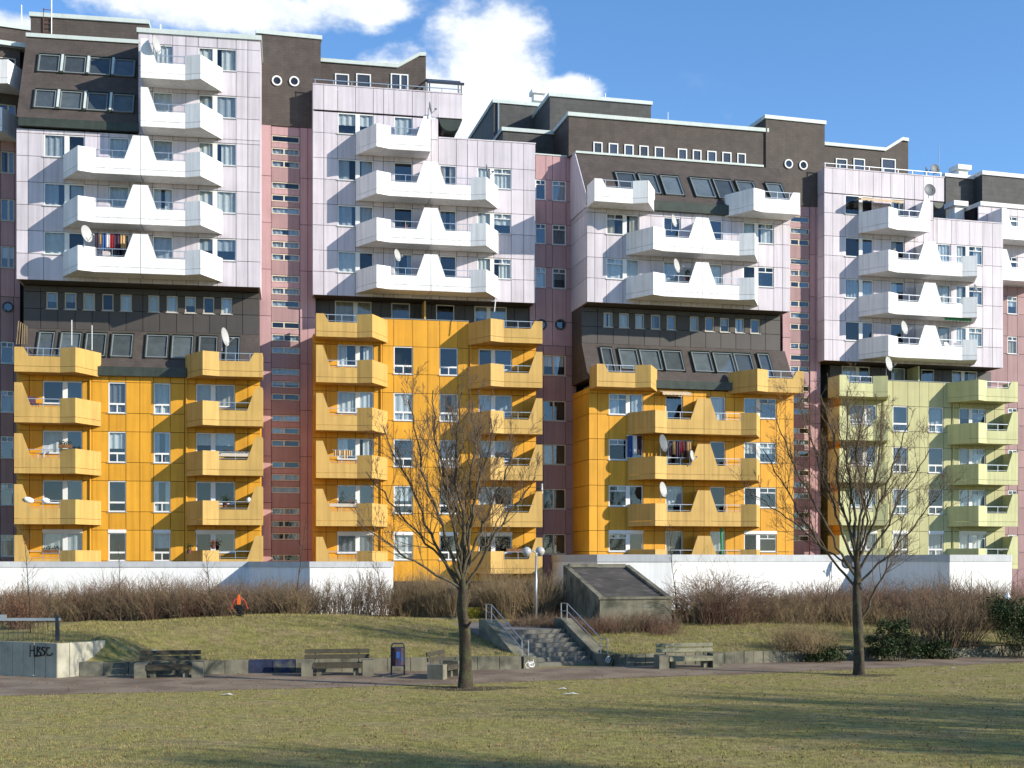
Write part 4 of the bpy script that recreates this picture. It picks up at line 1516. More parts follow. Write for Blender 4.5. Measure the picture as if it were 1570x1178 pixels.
def branch(segs, r, p, d, L, rad, level, maxlev, up=.25, wob=.18, kids=(5, 7)):
    """a bending branch with side branches; level counts from the limb outwards"""
    n = max(3, int(L / .28)) if level < maxlev else max(2, int(L / .22))
    n = min(n, 14)
    pts = [p.copy()]
    dd = d.normalized()
    for i in range(n):
        dd = (dd + rvec(r) * wob + Vector((0, 0, up * .35))).normalized()
        pts.append(pts[-1] + dd * (L / n))
    rs = [max(.0048, rad * (1 - .78 * i / n)) for i in range(n + 1)]
    for i in range(n):
        segs.append((*pts[i], *pts[i + 1], rs[i], rs[i + 1]))
    if level >= maxlev:
        return pts
    k = r.randint(*kids)
    if level == maxlev - 1:
        k = max(3, k - 1)
    for j in range(k):
        t = r.uniform(.22, .98) if level else r.uniform(.30, .98)
        i = min(n - 1, int(t * n))
        base = pts[i].lerp(pts[i + 1], t * n - i)
        ax = (pts[i + 1] - pts[i]).normalized()
        side = ax.cross(rvec(r)).normalized()
        nd_ = (ax * r.uniform(.55, 1.0) + side * r.uniform(.45, .8) + Vector((0, 0, .12))).normalized()
        branch(segs, r, base, nd_, L * r.uniform(.34, .55) * (1.1 - .4 * t), max(.005, rs[i] * r.uniform(.42, .6)), level + 1, maxlev, up, wob + .04, kids)
    return pts


def bezier(a, b, c, n):
    return [a * (1 - t) ** 2 + b * 2 * t * (1 - t) + c * t * t for t in [i / n for i in range(n + 1)]]


def bare_tree(name, label, loc, trunk_pts, trunk_r, limbs, seed, bark='bark', kids=21, dens=1.0):
    """trunk_pts: axis of the trunk; limbs: (start height fraction on the trunk, end point, radius)"""
    r = random.Random(seed)
    root = thing(name, label, 'tree', loc)
    tp = [Vector(p) for p in trunk_pts]
    n = 18
    axis = []
    for i in range(n + 1):
        t = i / n * (len(tp) - 1)
        k = min(len(tp) - 2, int(t))
        axis.append(tp[k].lerp(tp[k + 1], t - k))
    mb = MB()
    sides = 12
    vs, fs = [], []
    for i, p in enumerate(axis):
        f = i / n
        rr = trunk_r * (1.0 - .18 * f - .34 * f ** 4) * (1 + .45 * math.exp(-f * 14))
        for j in range(sides):
            a = 2 * math.pi * j / sides
            q = rr * (1 + .11 * math.sin(3 * a + f * 5 + seed) + .07 * math.sin(5 * a + f * 17) + .06 * math.sin(7 * a - f * 11) + r.uniform(-.04, .04))
            vs.append((p.x + q * math.cos(a), p.y + q * math.sin(a), p.z))
    for i in range(n):
        for j in range(sides):
            k = (j + 1) % sides
            fs.append((i * sides + j, i * sides + k, (i + 1) * sides + k, (i + 1) * sides + j))
    fs.append(tuple(range(n * sides, (n + 1) * sides)))
    mb.add(vs, fs).build('trunk', bark, root, smooth=True)
    twigs = []
    for hf_, end, rad in limbs:
        t = hf_ * n
        k = min(n - 1, int(t))
        s = axis[k].lerp(axis[k + 1], t - k)
        end = Vector(end)
        out = Vector((end.x - s.x, end.y - s.y, 0))
        mid = s + out * r.uniform(.36, .56) + Vector((0, 0, (end.z - s.z) * r.uniform(.34, .46)))
        pts = bezier(s, mid, end, 16)
        ph = r.uniform(0, 6)
        sw = out.cross(Vector((0, 0, 1))).normalized() if out.length > .01 else Vector((1, 0, 0))
        pts = [p + rvec(r) * .06 * min(1, i / 4) + sw * .13 * math.sin(i * .55 + ph) * min(1, i / 6) for i, p in enumerate(pts)]
        L = sum((b - a).length for a, b in zip(pts, pts[1:]))
        ls = []
        rs = [rad * .72 * (1 - .84 * i / 16) + .009 for i in range(17)]
        for i in range(16):
            ls.append((*pts[i], *pts[i + 1], rs[i], rs[i + 1]))
        seg_obj('limb', ls, 'limb_bark', root, 7)
        nk = int(kids * dens * L / 6.5)
        for j in range(nk):
            t = r.uniform(.22, 1.0) ** .8
            i = min(15, int(t * 16))
            base = pts[i].lerp(pts[i + 1], t * 16 - i)
            ax = (pts[i + 1] - pts[i]).normalized()
            side = ax.cross(rvec(r)).normalized()
            d = (ax * r.uniform(.7, 1.05) + side * r.uniform(.4, .8) + Vector((0, 0, .15))).normalized()
            branch(twigs, r, base, d, r.uniform(.9, 2.1) * (1.2 - .55 * t), max(.008, rs[i] * .5), 0, 2, .22, .15, (4, 6))
    seg_obj('crown', twigs, 'twig', root, 3)
    return root


def limb_ends(base_px, base_py, Y, lst):
    out = []
    for hf_, px, py, dy, rad in lst:
        yy = Y + dy
        p = W(px, py, yy) - W(base_px, base_py, Y)
        out.append((hf_, (p.x, dy, p.z), rad))
    return out


Y1 = EYE * FPX / (1055 - HY)
t1 = bare_tree('bare_tree', 'nearer leafless tree with furrowed trunk left of the steps', (W(713, 1055, Y1).x, Y1, 0),
               [(0, 0, -.1), (.02, 0, .9), (.0, .02, 1.7), (-.08, .03, 2.5), (-.06, .05, 3.2), (-.1, .05, 3.7)], .195,
               limb_ends(713, 1055, Y1, [(.80, 548, 800, -.6, .055), (.74, 590, 655, .9, .075), (.84, 625, 615, -1.0, .075), (.98, 660, 598, .5, .08), (.99, 700, 600, -.6, .085), (.99, 728, 618, .9, .075),
                                         (.96, 752, 640, -1.1, .075), (.90, 795, 680, .4, .07), (.78, 822, 730, -.5, .065), (.88, 560, 720, .4, .055), (.97, 690, 640, 1.6, .06), (.97, 740, 660, 1.7, .05), (.97, 670, 690, -1.8, .055), (.93, 785, 770, 1.2, .045)]), 21)
MB().tube((.04, -.1, 1.95), (.2, -.28, 2.15), .06, 7, .03).build('broken_stub', 'bark', t1)
Y2 = EYE * FPX / (1035 - HY)
t2 = bare_tree('bare_tree', 'farther leafless tree with dark many-stemmed crown right of the steps', (W(1318, 1035, Y2).x, Y2, 0),
               [(0, 0, -.1), (-.02, 0, 1.0), (-.05, .03, 2.0), (-.1, .05, 2.9), (-.06, .05, 3.6), (-.1, .05, 4.1)], .18,
               limb_ends(1318, 1035, Y2, [(.34, 1385, 800, -.3, .06), (.66, 1172, 690, .5, .06), (.76, 1190, 640, -.8, .065), (.90, 1228, 618, .8, .07), (.96, 1262, 608, -.6, .075), (.98, 1296, 602, .4, .08), (.98, 1322, 612, -1.0, .075),
                                          (.96, 1358, 628, .9, .07), (.94, 1392, 650, -.5, .07), (.82, 1425, 690, .6, .06), (.70, 1440, 760, -.4, .05), (.86, 1160, 760, .2, .045), (.95, 1290, 650, 1.7, .055), (.95, 1340, 660, -1.7, .055)]), 5, 'bark_dark')

def copy_tree(src, loc, rz, sc, label, group):
    c = src.copy()
    link(c)
    c.location = loc
    c.rotation_euler = (0, 0, rz)
    c.scale = (sc,) * 3
    c['label'] = label
    c['group'] = group
    for ch in src.children:
        d = ch.copy()
        link(d, c)
    return c


# trees of the park standing outside the picture on the right: their shadows cross the lawn
for i, (x, y, rz, sc) in enumerate(((23.5, 27.2, .4, 1.05), (27.5, 22.6, 2.1, 1.1), (31.5, 27.5, 4.0, 1.2), (17.5, 16.2, 1.2, 1.1), (24.0, 14.0, 3.0, 1.25), (33.0, 18.0, 5.0, 1.2), (38.0, 25.0, 0.9, 1.3), (14.2, 19.4, 2.6, 1.0))):
    copy_tree(t1 if i % 2 else t2, (x, y, 0), rz, sc, 'leafless park tree standing out of view beyond the right edge of the lawn', 'park trees right of the picture')

for (x, y, s) in ((W(713, 1055, Y1).x, Y1, 1.0), (W(1318, 1035, Y2).x, Y2, .7)):
    r = random.Random(int(x * 10))
    pts = [(x + s * (1.7 + .5 * math.sin(3 * a) + r.uniform(-.2, .2)) * math.cos(a), y - .2 + s * (.75 + r.uniform(-.12, .12)) * math.sin(a)) for a in np.linspace(0, 2 * math.pi, 28)[:-1]]
    o = MB().add([(a, b, .004) for a, b in pts], [tuple(range(len(pts)))]).build('bare_earth', 'soil')
    o['kind'] = 'structure'


# ================================================================ shrubs
def bush(segs, r, x, y, z, h, w, n, rad=.010, lean=0.0, sub=3):
    for i in range(n):
        a = r.uniform(0, 2 * math.pi)
        q = r.random() ** .5
        p = Vector((x + w * .35 * q * math.cos(a), y + w * .35 * q * math.sin(a), z - .05))
        d = Vector((math.cos(a) * q * .6 * w / max(h, .3) + r.uniform(-.15, .15), math.sin(a) * q * .6 * w / max(h, .3) + r.uniform(-.15, .15), 1)).normalized()
        L = h * r.uniform(.6, 1.08)
        k = 4
        pts = [p]
        for j in range(k):
            d = (d + rvec(r) * .22 - Vector((0, 0, lean * j * .25))).normalized()
            pts.append(pts[-1] + d * L / k)
        for j in range(k):
            segs.append((*pts[j], *pts[j + 1], rad * (1 - .2 * j), rad * (.8 - .2 * j) + .002))
        for j in range(sub):
            t = r.randint(1, k - 1)
            s = pts[t].lerp(pts[t + 1], r.random())
            dd = (d + rvec(r) * .9 + Vector((0, 0, .3))).normalized()
            m = s + dd * L * r.uniform(.12, .2)
            e = m + (dd + rvec(r) * .5).normalized() * L * r.uniform(.1, .18)
            segs.append((*s, *m, rad * .55, rad * .45))
            segs.append((*m, *e, rad * .45, .003))


def hedge(name, label, spots, mat, seed, nst, rad=.011, leaf=None, lean=.1):
    r = random.Random(seed)
    segs, lv = [], []
    for x, y, h, w in spots:
        z = bank_z(x, y) if y < 66 else 1.26
        bush(segs, r, x, y, z, h, w, nst, rad, lean)
        if leaf:
            for k in range(leaf[1]):
                q = rvec(r) * r.random() ** .4
                lv.append((x + q.x * w * .55, y + q.y * w * .55, z + h * (.38 + .36 * q.z)))
    if leaf:
        root = thing(name, label, 'shrubs', (0, 0, 0))
        root['kind'] = 'stuff'
        seg_obj('stems', segs, mat, root)['kind'] = 'stuff'
        leaf_obj('dry_leaves', lv, leaf[2], leaf[0], root, seed)['kind'] = 'stuff'
        return root
    o = seg_obj(name, segs, mat)
    return tag(o, label, 'shrubs', kind='stuff')


def spots(px0, px1, Y0, Y1, n, top, w, seed):
    """places for bushes between two photo columns and two distances; top: height of the mass by column"""
    r = random.Random(seed)
    out = []
    for i in range(n):
        px = px0 + (px1 - px0) * (i + r.random()) / n
        Y = r.uniform(Y0, Y1)
        x = (px - CX) * Y / FPX
        h = lerp_line(top, px) * r.uniform(.62, 1.08)
        out.append((x, Y, h, w * r.uniform(.8, 1.25)))
    return out


hl = [(-100, 1.5), (60, 1.6), (140, 1.85), (230, 1.95), (330, 1.85), (470, 1.75), (520, 1.6)]
hedge('bramble_hedge', 'brown leafless bramble hedge in front of the left white wall', spots(-60, 470, 58.5, 64.5, 125, hl, 1.5, 1), 'twig_red', 31, 52, leaf=('leaf_dry', 60, .035), lean=.35)
hedge('bare_shrubs', 'olive brown leafless shrubs mixed into the left hedge', spots(-60, 480, 58.0, 63.0, 70, hl, 1.3, 2), 'twig_tan', 32, 34, .009)
hedge('bare_shrubs', 'thin grey shrubs against the bright end of the left white wall', spots(475, 615, 59, 62.5, 26, [(470, 1.5), (530, 2.1), (575, 2.3), (620, 1.9)], .9, 3), 'twig', 33, 22, .010)
hedge('dry_reeds', 'tall tan reeds left of the dark passage', spots(605, 705, 60, 65, 46, [(600, 1.6), (660, 2.2), (705, 1.7)], .7, 4), 'twig_tan', 34, 44, .009, lean=.05)
hedge('bare_shrubs', 'rust brown shrubs between the dark passage and the lamp post', spots(742, 856, 60.5, 67, 44, [(740, 2.2), (790, 2.4), (856, 2.0)], 1.1, 5), 'twig_tan', 35, 50, .010, leaf=('leaf_dry', 30, .03))
hedge('bare_shrubs', 'low reddish shrubs at the head of the steps', spots(790, 925, 54.8, 57.0, 30, [(780, .6), (840, .75), (925, .7)], .9, 6), 'twig_red', 36, 40, .008)
hedge('bare_shrubs', 'low thin shrubs in front of the slanted shelter', spots(915, 1040, 55.5, 57.3, 26, [(915, .9), (1040, 1.0)], .8, 7), 'twig_red', 37, 30, .008)
hedge('bramble_hedge', 'brown leafless bramble hedge in front of the right white wall', spots(1150, 1640, 61, 68, 125, [(1150, 1.75), (1300, 1.8), (1600, 1.9)], 1.6, 8), 'twig_red', 38, 50, leaf=('leaf_dry', 50, .035), lean=.3)
hedge('bare_shrubs', 'olive brown shrubs along the foot of the right hedge', spots(1160, 1620, 60.0, 63.5, 70, [(1150, 1.2), (1600, 1.5)], 1.2, 9), 'twig_tan', 39, 34, .009)
hedge('weeping_shrub', 'arching weeping shrub right of the slanted shelter', spots(1045, 1150, 59, 62.5, 20, [(1040, 2.1), (1090, 2.9), (1120, 2.7), (1160, 2.0)], 2.0, 10), 'twig_red', 40, 46, .011, lean=.75)
hedge('bare_shrubs', 'brown twiggy clump of shrubs on the low wall left of the farther tree', spots(1196, 1272, 52.4, 54, 9, [(1190, 1.3), (1272, 1.3)], 1.2, 11), 'twig_tan', 41, 44, .009)
hedge('bare_shrubs', 'tall many-stemmed bare shrub between the two dark evergreens', spots(1425, 1485, 54.5, 57, 6, [(1420, 3.2), (1490, 3.4)], 2.2, 12), 'twig', 42, 34, .016)
hedge('bare_shrubs', 'rust brown beech shrub behind the steel post at the left', spots(5, 50, 52, 54, 5, [(0, 2.3), (60, 2.0)], 1.3, 13), 'twig_red', 43, 30, .010, leaf=('leaf_dry', 260, .04))


def evergreen(label, px, Y, h, w, n, seed):
    r = random.Random(seed)
    x = (px - CX) * Y / FPX
    z = bank_z(x, Y) if Y > lerp_line(RET, x) else 0
    root = thing('evergreen_shrub', label, 'shrub', (x, Y, z))
    segs, pts = [], []
    bush(segs, r, 0, 0, 0, h * .9, w, 26, .016)
    cl = [(Vector((r.uniform(-.5, .5) * w, r.uniform(-.4, .4) * w, h * r.uniform(.12, .92)))) for _ in range(38)]
    for c in cl:
        k = 1 - .55 * (c.z / h)
        c.x *= k + .2
        c.y *= k + .2
        for _ in range(n // 38):
            q = rvec(r) * r.random() ** .4 * w * .19
            pts.append((c.x + q.x, c.y + q.y, c.z + q.z * .8))
    seg_obj('stems', segs, 'bark_dark', root)['kind'] = 'stuff'
    leaf_obj('foliage', pts, .06, 'leaf_green', root, seed)
    return root


evergreen('dark evergreen shrub just right of the farther tree trunk', 1368, 53.5, 1.75, 1.6, 4600, 61)
evergreen('large dark evergreen shrub at the right edge of the picture', 1560, 55.5, 2.5, 2.9, 9000, 62)
evergreen('low dark ivy mound on the bank behind the path at the right', 1420, 54.8, .7, 1.8, 2600, 63)
evergreen('ivy spilling over the low wall left of the farther tree', 1262, 53.2, .55, 1.8, 2600, 64)


def sapling(px, pyb, pyt, Y, label, seed, mat='twig'):
    r = random.Random(seed)
    b = W(px, pyb, Y)
    h = (pyb - pyt) * Y / FPX
    x, y = b.x, b.y
    root = thing('sapling', label, 'sapling', tuple(b), 0, 'thin bare saplings')
    pts = [Vector((0, 0, -.2))]
    d = Vector((0, 0, 1))
    k = 12
    for i in range(k):
        d = (d + rvec(r) * .06 + Vector((0, 0, .05))).normalized()
        pts.append(pts[-1] + d * (h + .2) / k)
    segs = [(*pts[i], *pts[i + 1], .03 * (1 - .8 * i / k), .03 * (1 - .8 * (i + 1) / k)) for i in range(k)]
    seg_obj('trunk', segs, 'bark', root, 5)
    tw = []
    for j in range(18):
        t = r.uniform(.3, .97) * k
        i = min(k - 1, int(t))
        s = pts[i].lerp(pts[i + 1], t - i)
        a = r.uniform(0, 2 * math.pi)
        branch(tw, r, s, Vector((math.cos(a), math.sin(a), 1.1)), r.uniform(.4, .9) * (1.1 - .5 * t / k), .008, 1, 2, .25, .15, (3, 5))
    seg_obj('crown', tw, mat, root, 3)


sapling(47, 985, 800, 51, 'thin bare sapling rising beside the steel post at the left edge', 71)
sapling(185, 955, 832, 57.5, 'thin pale sapling in the hedge below the first column of orange windows', 72)
sapling(324, 935, 840, 60, 'thin bare sapling in the hedge near the orange rocker', 73)
sapling(453, 955, 790, 59, 'slender sapling in front of the pink stair tower', 74)
sapling(72, 985, 900, 52, 'short bare sapling just left of the steel post', 75)
sapling(1038, 955, 800, 60.5, 'slender sapling right of the slanted shelter', 76)
sapling(1263, 955, 860, 61, 'thin grey sapling in the right hedge left of the farther tree', 77)
sapling(583, 950, 845, 60.5, 'wispy sapling at the right end of the left white wall', 78)

# ================================================================ grass
rs_ = np.random.RandomState(3)


def blades(name, label, X, Y, Z, hmin, hmax, wmin, wmax, lean):
    n = len(X)
    a = rs_.uniform(0, 2 * np.pi, n)
    h = rs_.uniform(hmin, hmax, n)
    w = rs_.uniform(wmin, wmax, n)
    b = rs_.uniform(0, 2 * np.pi, n)
    l = rs_.uniform(0, lean, n) * h
    p = np.stack([X, Y, Z], 1)
    e = np.stack([np.cos(a), np.sin(a), np.zeros(n)], 1) * w[:, None]
    t = np.stack([np.cos(b) * l, np.sin(b) * l, h], 1)
    v = np.stack([p - e, p + e, p + t], 1).reshape(-1, 3)
    o = raw_obj(name, v, np.arange(3 * n).reshape(n, 3), 'blade')
    return tag(o, label, 'grass', kind='stuff')


n = 300000
Yg = 24.5 + (53 - 24.5) * rs_.random_sample(n) ** 1.15
Xg = rs_.uniform(-.43, .43, n) * Yg
ny = np.interp(Xg, [p[0] for p in near], [p[1] for p in near])
k = (Yg < ny + .1 + rs_.normal(0, .12, n))
clump = np.sin(Xg * 2.1 + np.sin(Yg * 1.7)) + np.sin(Yg * 2.9 + Xg * .7) + rs_.normal(0, .8, n)
k &= clump > -1.0
Xg, Yg = Xg[k], Yg[k]
blades('grass', 'short olive winter grass of the lawn', Xg, Yg, np.zeros(len(Xg)), .018, .05, .0035, .008, 1.1)
n = 110000
Xb = rs_.uniform(-19, 25, n)
yr = np.interp(Xb, [p[0] for p in RET], [p[1] for p in RET])
Yb = yr + .15 + 11 * rs_.random_sample(n)
ok, zz = [], []
for i in range(n):
    x, y = float(Xb[i]), float(Yb[i])
    q = Vector((x, y)) - ST_O
    u, v_ = q.dot(ST_U), q.dot(ST_B)
    if -.5 < u < ST_W + .5 and -2 < v_ < 9:
        continue
    ok.append(i)
    zz.append(bank_z(x, y) - .01)
ok = np.array(ok)
blades('grass', 'longer tousled grass on the bank above the low wall', Xb[ok], Yb[ok], np.array(zz), .04, .12, .005, .011, 1.4)

# ================================================================ things on the balconies


def dish(px, py, B, d, rad, az, mat, label, el=9):
    rad *= .88
    u = B.U(px, d)
    p = B.world(u, -d, B.Z(px, py, d))
    root = thing('satellite_dish', label, 'satellite dish', tuple(p), 0, 'satellite dishes')
    n = 7
    prof = [(rad * i / n + .001, .20 * rad * (i / n) ** 2) for i in range(n + 1)]
    rot = (math.radians(90 - el), 0, math.radians(az))
    mb = MB().lathe(prof + [(rad, .20 * rad - .02)] + [(rad * i / n + .001, .20 * rad * (i / n) ** 2 - .025) for i in range(n, -1, -1)], 22)
    mb.build('reflector', mat, root, (0, 0, 0), rot, smooth=False)
    q = Matrix.Rotation(math.radians(az), 4, 'Z') @ Matrix.Rotation(math.radians(90 - el), 4, 'X')
    tip = q @ Vector((0, -rad * .35, rad * 1.15))
    MB().tube(q @ Vector((0, -rad * .95, .1 * rad)), tip, .016, 5).build('arm', 'steel', root)
    MB().tube(tip, tip + (q @ Vector((0, .02, -.14))), .04, 7).build('receiver', mat, root)
    back = q @ Vector((0, 0, -.1))
    MB().path([Vector((0, 0, 0)), back, back + Vector((0, 0, -rad - .25))], .022, 5).build('mast', 'steel', root)


# az: bearing the dish looks to; 0 = towards the park (-y), positive = to the right
dish(131, 359, B1, 1.9, .52, 70, 'dish_white', 'white satellite dish on the lowest white balcony of the leftmost block')
dish(238, 70, B1, 1.5, .55, 78, 'dish_white', 'white satellite dish on the topmost white balcony of the leftmost block')
dish(343, 517, B1, 1.6, .58, 80, 'dish_white', 'white satellite dish seen edge on above the right slate belt balcony of the leftmost block')
dish(608, 392, B2, 1.6, .40, 65, 'dish_white', 'white satellite dish on the lowest white balcony of the second block')
dish(659, 166, B2, 1.6, .40, 84, 'dish_grey', 'dark satellite dish on the top fin of the second block')
dish(746, 262, B2, 1.7, .42, 84, 'dish_grey', 'dark edge-on satellite dish on the upper right balcony of the second block')
dish(1032, 339, B3, 1.6, .42, 60, 'dish_white', 'smaller white satellite dish on the upper white double balcony of the third block')
dish(1036, 408, B3, 1.6, .48, 60, 'dish_white', 'white satellite dish on the lower white double balcony of the third block')
dish(1015, 680, B3, 1.6, .60, 58, 'dish_grey', 'large dark satellite dish among laundry on the third block')
dish(1060, 699, B3, 1.7, .38, 62, 'dish_white', 'small pale satellite dish right of the large dark dish among laundry')
dish(1015, 751, B3, 1.8, .52, 58, 'dish_white', 'pale satellite dish on an orange balcony below the laundry of the third block')
dish(1433, 260, B4, -.6, .40, 20, 'dish_grey', 'dark round satellite dish on the roof edge of the pale green block')
dish(1420, 262, B4, -.6, .30, 60, 'dish_grey', 'smaller dark satellite dish beside the round one on the roof edge')
dish(1425, 292, B4, 1.5, .46, 15, 'dish_grey', 'grey satellite dish facing the park above the top fin of the pale green block')
dish(1385, 503, B4, 1.6, .50, 48, 'dish_white', 'white satellite dish on the lowest white balcony of the pale green block')
dish(1361, 558, B4, 1.8, .54, 50, 'dish_white', 'pale satellite dish on the top green balcony of the pale green block')
dish(1495, 442, B4, 1.8, .28, 50, 'dish_grey', 'small dark satellite dish on a right white balcony of the pale green block')
dish(1537, 325, B5, .8, .28, 20, 'dish_grey', 'small dark satellite dish on the farthest block at the right edge')
dish(1300, 862, B4, 4.7, .48, -50, 'dish_grey', 'dark satellite dish at the podium wall behind the farther tree')


def box_thing(name, label, cat, B, px0, px1, py0, py1, d, mat, depth=.25, group=None):
    u0, u1 = B.U(px0, d), B.U(px1, d)
    z0, z1 = B.Z(px0, py1, d), B.Z(px0, py0, d)
    root = thing(name, label, cat, tuple(B.world(u0, -d, z0)), B.ang, group)
    return root, u1 - u0, z1 - z0


def flowers(label, B, px0, px1, py, d, red=True, seed=1):
    root, w, h = box_thing('flower_box', label, 'flower box', B, px0, px1, py - 6, py, d, 'soil', group='flower boxes')
    MB().box(0, w, -.1, .1, 0, .18).build('box', 'cream_frame' if seed % 2 else 'leaf_dry', root)
    r = random.Random(seed)
    pts = [(r.uniform(0, w), r.uniform(-.12, .12), .2 + .18 * r.random() ** 1.5) for _ in range(160)]
    leaf_obj('plants', pts, .045, 'leaf_green', root, seed)
    if red:
        leaf_obj('blossoms', [(r.uniform(0, w), r.uniform(-.12, .05), .25 + .12 * r.random()) for _ in range(40)], .04, 'flower_red', root, seed + 1)


flowers('flower box with red blossoms on the right orange balcony of the leftmost block', B1, 339, 382, 700, 1.42, True, 1)
flowers('flower box on the lowest left orange balcony of the leftmost block', B1, 64, 90, 848, 1.42, False, 2)
flowers('flower box on a left orange balcony of the second block', B2, 505, 547, 777, 1.42, True, 3)
flowers('planted box on the lowest right orange balcony of the second block', B2, 776, 816, 846, 1.42, False, 4)
flowers('dark planter on a tip panel of the leftmost block', B1, 90, 110, 687, 1.7, False, 6)


def laundry(label, B, px0, px1, py0, py1, d, mats, seed):
    root, w, h = box_thing('laundry', label, 'laundry', B, px0, px1, py0, py1, d, 'cloth_tan')
    MB().tube((-.1, 0, h), (w + .1, 0, h), .012, 4).build('line', 'steel', root)
    r = random.Random(seed)
    x = 0
    i = 0
    while x < w - .1:
        cw = min(w - x, r.uniform(.14, .32))
        ch = h * r.uniform(.6, 1.0)
        n = 5
        vs = []
        for k in range(n + 1):
            xx = x + cw * k / n
            yy = .03 * math.sin(k * 2.1 + i)
            vs += [(xx, yy, h), (xx + r.uniform(-.01, .01), yy * 1.6, h - ch)]
        MB().add(vs, [(2 * k, 2 * k + 1, 2 * k + 3, 2 * k + 2) for k in range(n)]).build('garment', mats[i % len(mats)], root)
        x += cw + .03
        i += 1


laundry('coloured washing hung on the lowest left white balcony of the leftmost block', B1, 146, 196, 357, 385, .9, ('cloth_dark', 'cloth_tan', 'cloth_blue', 'paper', 'cloth_red'), 1)
laundry('blue and striped cloth hung beside an orange balcony of the third block', B3, 962, 984, 668, 702, .25, ('cloth_blue', 'paper', 'cloth_dark'), 2)
laundry('dark washing behind the large dark dish of the third block', B3, 1026, 1060, 676, 706, .9, ('cloth_dark', 'cloth_tan', 'cloth_dark', 'cloth_red'), 3)
laundry('small washing on the second left orange balcony of the second block', B2, 512, 540, 690, 704, 1.3, ('cloth_tan', 'awning_beige'), 4)


def awning(label, B, px0, px1, py, d0, d1, drop, mat):
    u0, u1 = B.U(px0, d1), B.U(px1, d1)
    z = B.Z(px0, py, d1)
    root = thing('awning', label, 'awning', tuple(B.world(u0, -d0, z + drop)), B.ang)
    w = u1 - u0
    L = d1 - d0
    n = 16
    vs = []
    for i in range(n + 1):
        x = w * i / n
        vs += [(x, 0, 0), (x, -L, -drop), (x, -L - .01, -drop - .14 - .05 * (i % 2))]
    f = []
    for i in range(n):
        for k in range(2):
            f.append((3 * i + k, 3 * i + k + 1, 3 * i + 3 + k + 1, 3 * i + 3 + k))
    MB().add(vs, f).build('cloth', mat, root)
    for x in (.05, w - .05):
        MB().tube((x, 0, -.1), (x, -L, -drop - .01), .015, 5).build('arm', 'steel', root)


awning('small beige scalloped awning above the top orange balcony of the third block', B3, 1016, 1060, 601, .1, .8, .15, 'awning_beige')
awning('beige awning above the top white balcony of the pale green block', B4, 1320, 1386, 303, .1, 1.0, .12, 'awning_beige')
awning('green awning over the lowest right white balcony of the pale green block', B4, 1448, 1490, 487, .1, 1.3, .2, 'awning_green')


def pole(label, B, px, py0, py1, d, lean, mat, r=.025, name='pole', cat='pole', grp=None):
    u = B.U(px, d)
    o = MB().tube((0, 0, 0), (lean, 0, B.Z(px, py0, d) - B.Z(px, py1, d)), r, 6).build(name, mat, None, tuple(B.world(u, -d, B.Z(px, py1, d))), (0, 0, B.ang))
    tag(o, label, cat, grp)


pole('left white pole standing on the slate belt balcony at the far left', B1, 110, 491, 530, 1.2, 0, 'frame')
pole('right white pole behind the slate belt balcony at the far left', B1, 141, 499, 537, .9, 0, 'frame')
for i in range(5):
    pole('bamboo stick leaning in the corner of the far left slate belt balcony', B1, 25 + i * 4, 492 + i * 2, 528, 1.35 - .05 * i, .12 - .03 * i, 'twig_tan', .03, 'bamboo_stick', 'stick', 'bamboo sticks')
pole('white folded parasol pole on an orange balcony right of the lamp globes', B2, 831, 742, 757, 1.5, .0, 'frame', .05)
pole('dark green folded parasol on the lowest double balcony of the third block', B3, 1107, 809, 856, 1.0, -.05, 'awning_green', .08, 'folded_parasol', 'parasol')
pole('white pole on the terrace corner of the second block', B2, 758, 452, 478, 1.7, .1, 'frame', .03)


# ================================================================ fallen leaves on the lawn
n = 2600
Yl = 25 + 24 * rs_.random_sample(n)
Xl = rs_.uniform(-.42, .42, n) * Yl
lf = leaf_obj('fallen_leaves', np.stack([Xl, Yl, np.full(n, .03)], 1), .035, 'leaf_dry', None, 9)
tag(lf, 'scattered dry brown leaves on the lawn', 'leaves', kind='stuff')


# ================================================================ a few more things on the balconies
def plastic_chair(label, B, px, py, d, mat, rz=0.0):
    u = B.U(px, d)
    root = thing('balcony_chair', label, 'chair', tuple(B.world(u, -d, B.Z(px, py, d))), B.ang + rz, 'balcony chairs')
    MB().box(-.22, .22, -.22, .2, .40, .44).build('seat', mat, root)
    MB().add([(-.22, .2, .44), (.22, .2, .44), (.2, .28, .88), (-.2, .28, .88), (-.22, .24, .44), (.22, .24, .44), (.2, .31, .88), (-.2, .31, .88)],
             [(0, 1, 2, 3), (7, 6, 5, 4), (3, 2, 6, 7), (0, 3, 7, 4), (1, 5, 6, 2)]).build('backrest', mat, root)
    for x in (-.19, .19):
        for y in (-.19, .18):
            MB().tube((x, y, 0), (x * .95, y * .95, .4), .02, 5).build('leg', mat, root)


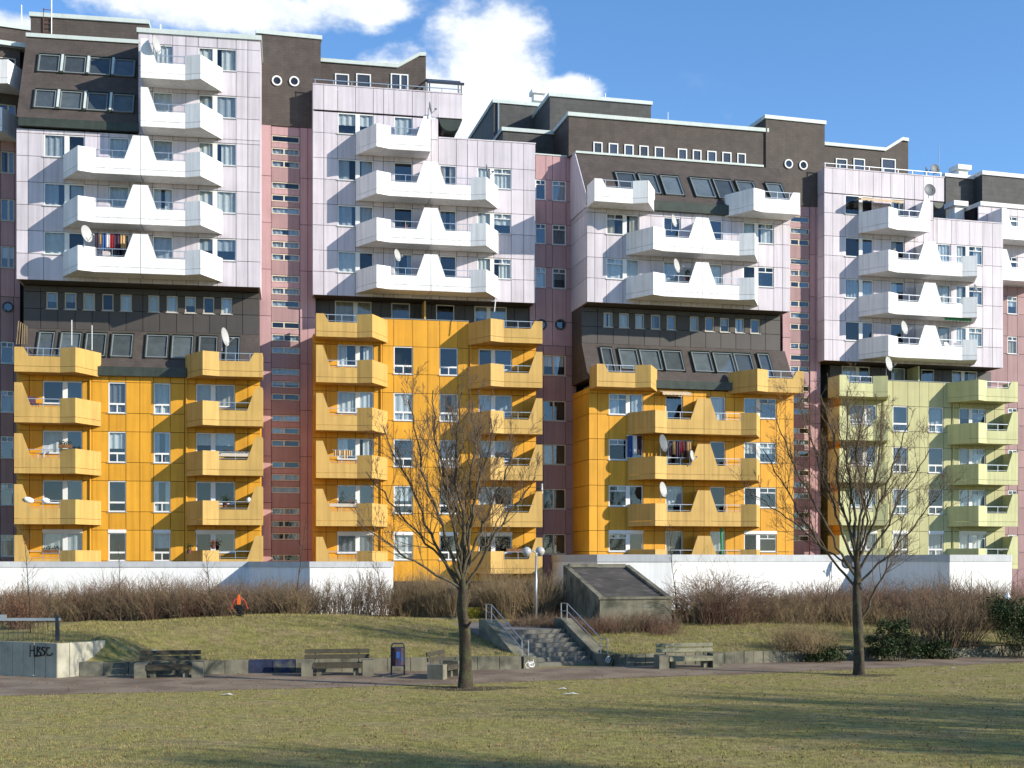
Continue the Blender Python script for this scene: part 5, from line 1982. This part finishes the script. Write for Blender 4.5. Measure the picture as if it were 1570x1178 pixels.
def pot_plant(label, B, px, py, d, h, seed, mat='leaf_green'):
    u = B.U(px, d)
    root = thing('pot_plant', label, 'plant', tuple(B.world(u, -d, B.Z(px, py, d))), B.ang, 'balcony plants')
    MB().lathe([(.10, 0), (.14, .22), (.15, .24)], 10, True).build('pot', 'rust', root)
    r = random.Random(seed)
    pts = [(r.gauss(0, .1), r.gauss(0, .1), .25 + abs(r.gauss(h * .4, h * .25))) for _ in range(140)]
    leaf_obj('foliage', pts, .05, mat, root, seed)


def bundle(label, B, px, py, d, w, mat):
    u = B.U(px, d)
    o = MB().lathe([(.05, -.12), (.16, -.05), (.2, .06), (.14, .16), (.02, .2)], 9).build('cloth_bundle', mat, None, tuple(B.world(u, -d, B.Z(px, py, d))), (.2, .3, .5), smooth=True)
    o.scale = (w, .7, 1)
    tag(o, label, 'cloth')


plastic_chair('dark chair on the uppermost tall left balcony of the orange leftmost block', B1, 52, 632, 1.2, 'cloth_dark', .6)
plastic_chair('white chair on the second highest left balcony of the orange leftmost block', B1, 66, 707, 1.15, 'frame', -.4)
plastic_chair('white chair behind the railing of the lowest right white balcony, pale green block', B4, 1456, 545, 1.2, 'frame', .3)
plastic_chair('white chair next to the green awning on the pale green block', B4, 1468, 545, 1.2, 'frame', -.5)
bundle('pale cloth bundle on the left fin of the second lowest orange balcony, leftmost block', B1, 44, 768, 1.5, 1.5, 'paper')
bundle('white cloth over the railing beside the pale bundle of the leftmost block', B1, 70, 769, 1.45, 1.3, 'frame')
bundle('white cloth on the right railing of the third orange row, leftmost block', B1, 381, 768, 1.45, .7, 'paper')
pot_plant('bushy plant behind the third right balcony of the orange leftmost block', B1, 345, 778, 1.2, .5, 81)
pot_plant('plant in a pot on the lowest right balcony of the orange leftmost block', B1, 290, 849, 1.75, .3, 82)
pot_plant('dry plant on the corner panel of the lowest right balcony, leftmost block', B1, 327, 842, 1.75, .3, 83, 'leaf_dry')
pot_plant('leafy plant on the upper white double balcony of the second block', B2, 622, 352, 1.2, .4, 84)
pot_plant('leafy plant on the lower white double balcony of the third block', B3, 1054, 430, 1.2, .5, 85)
pot_plant('leafy plant on a right green balcony of the pale green block', B4, 1535, 664, 1.2, .5, 86)
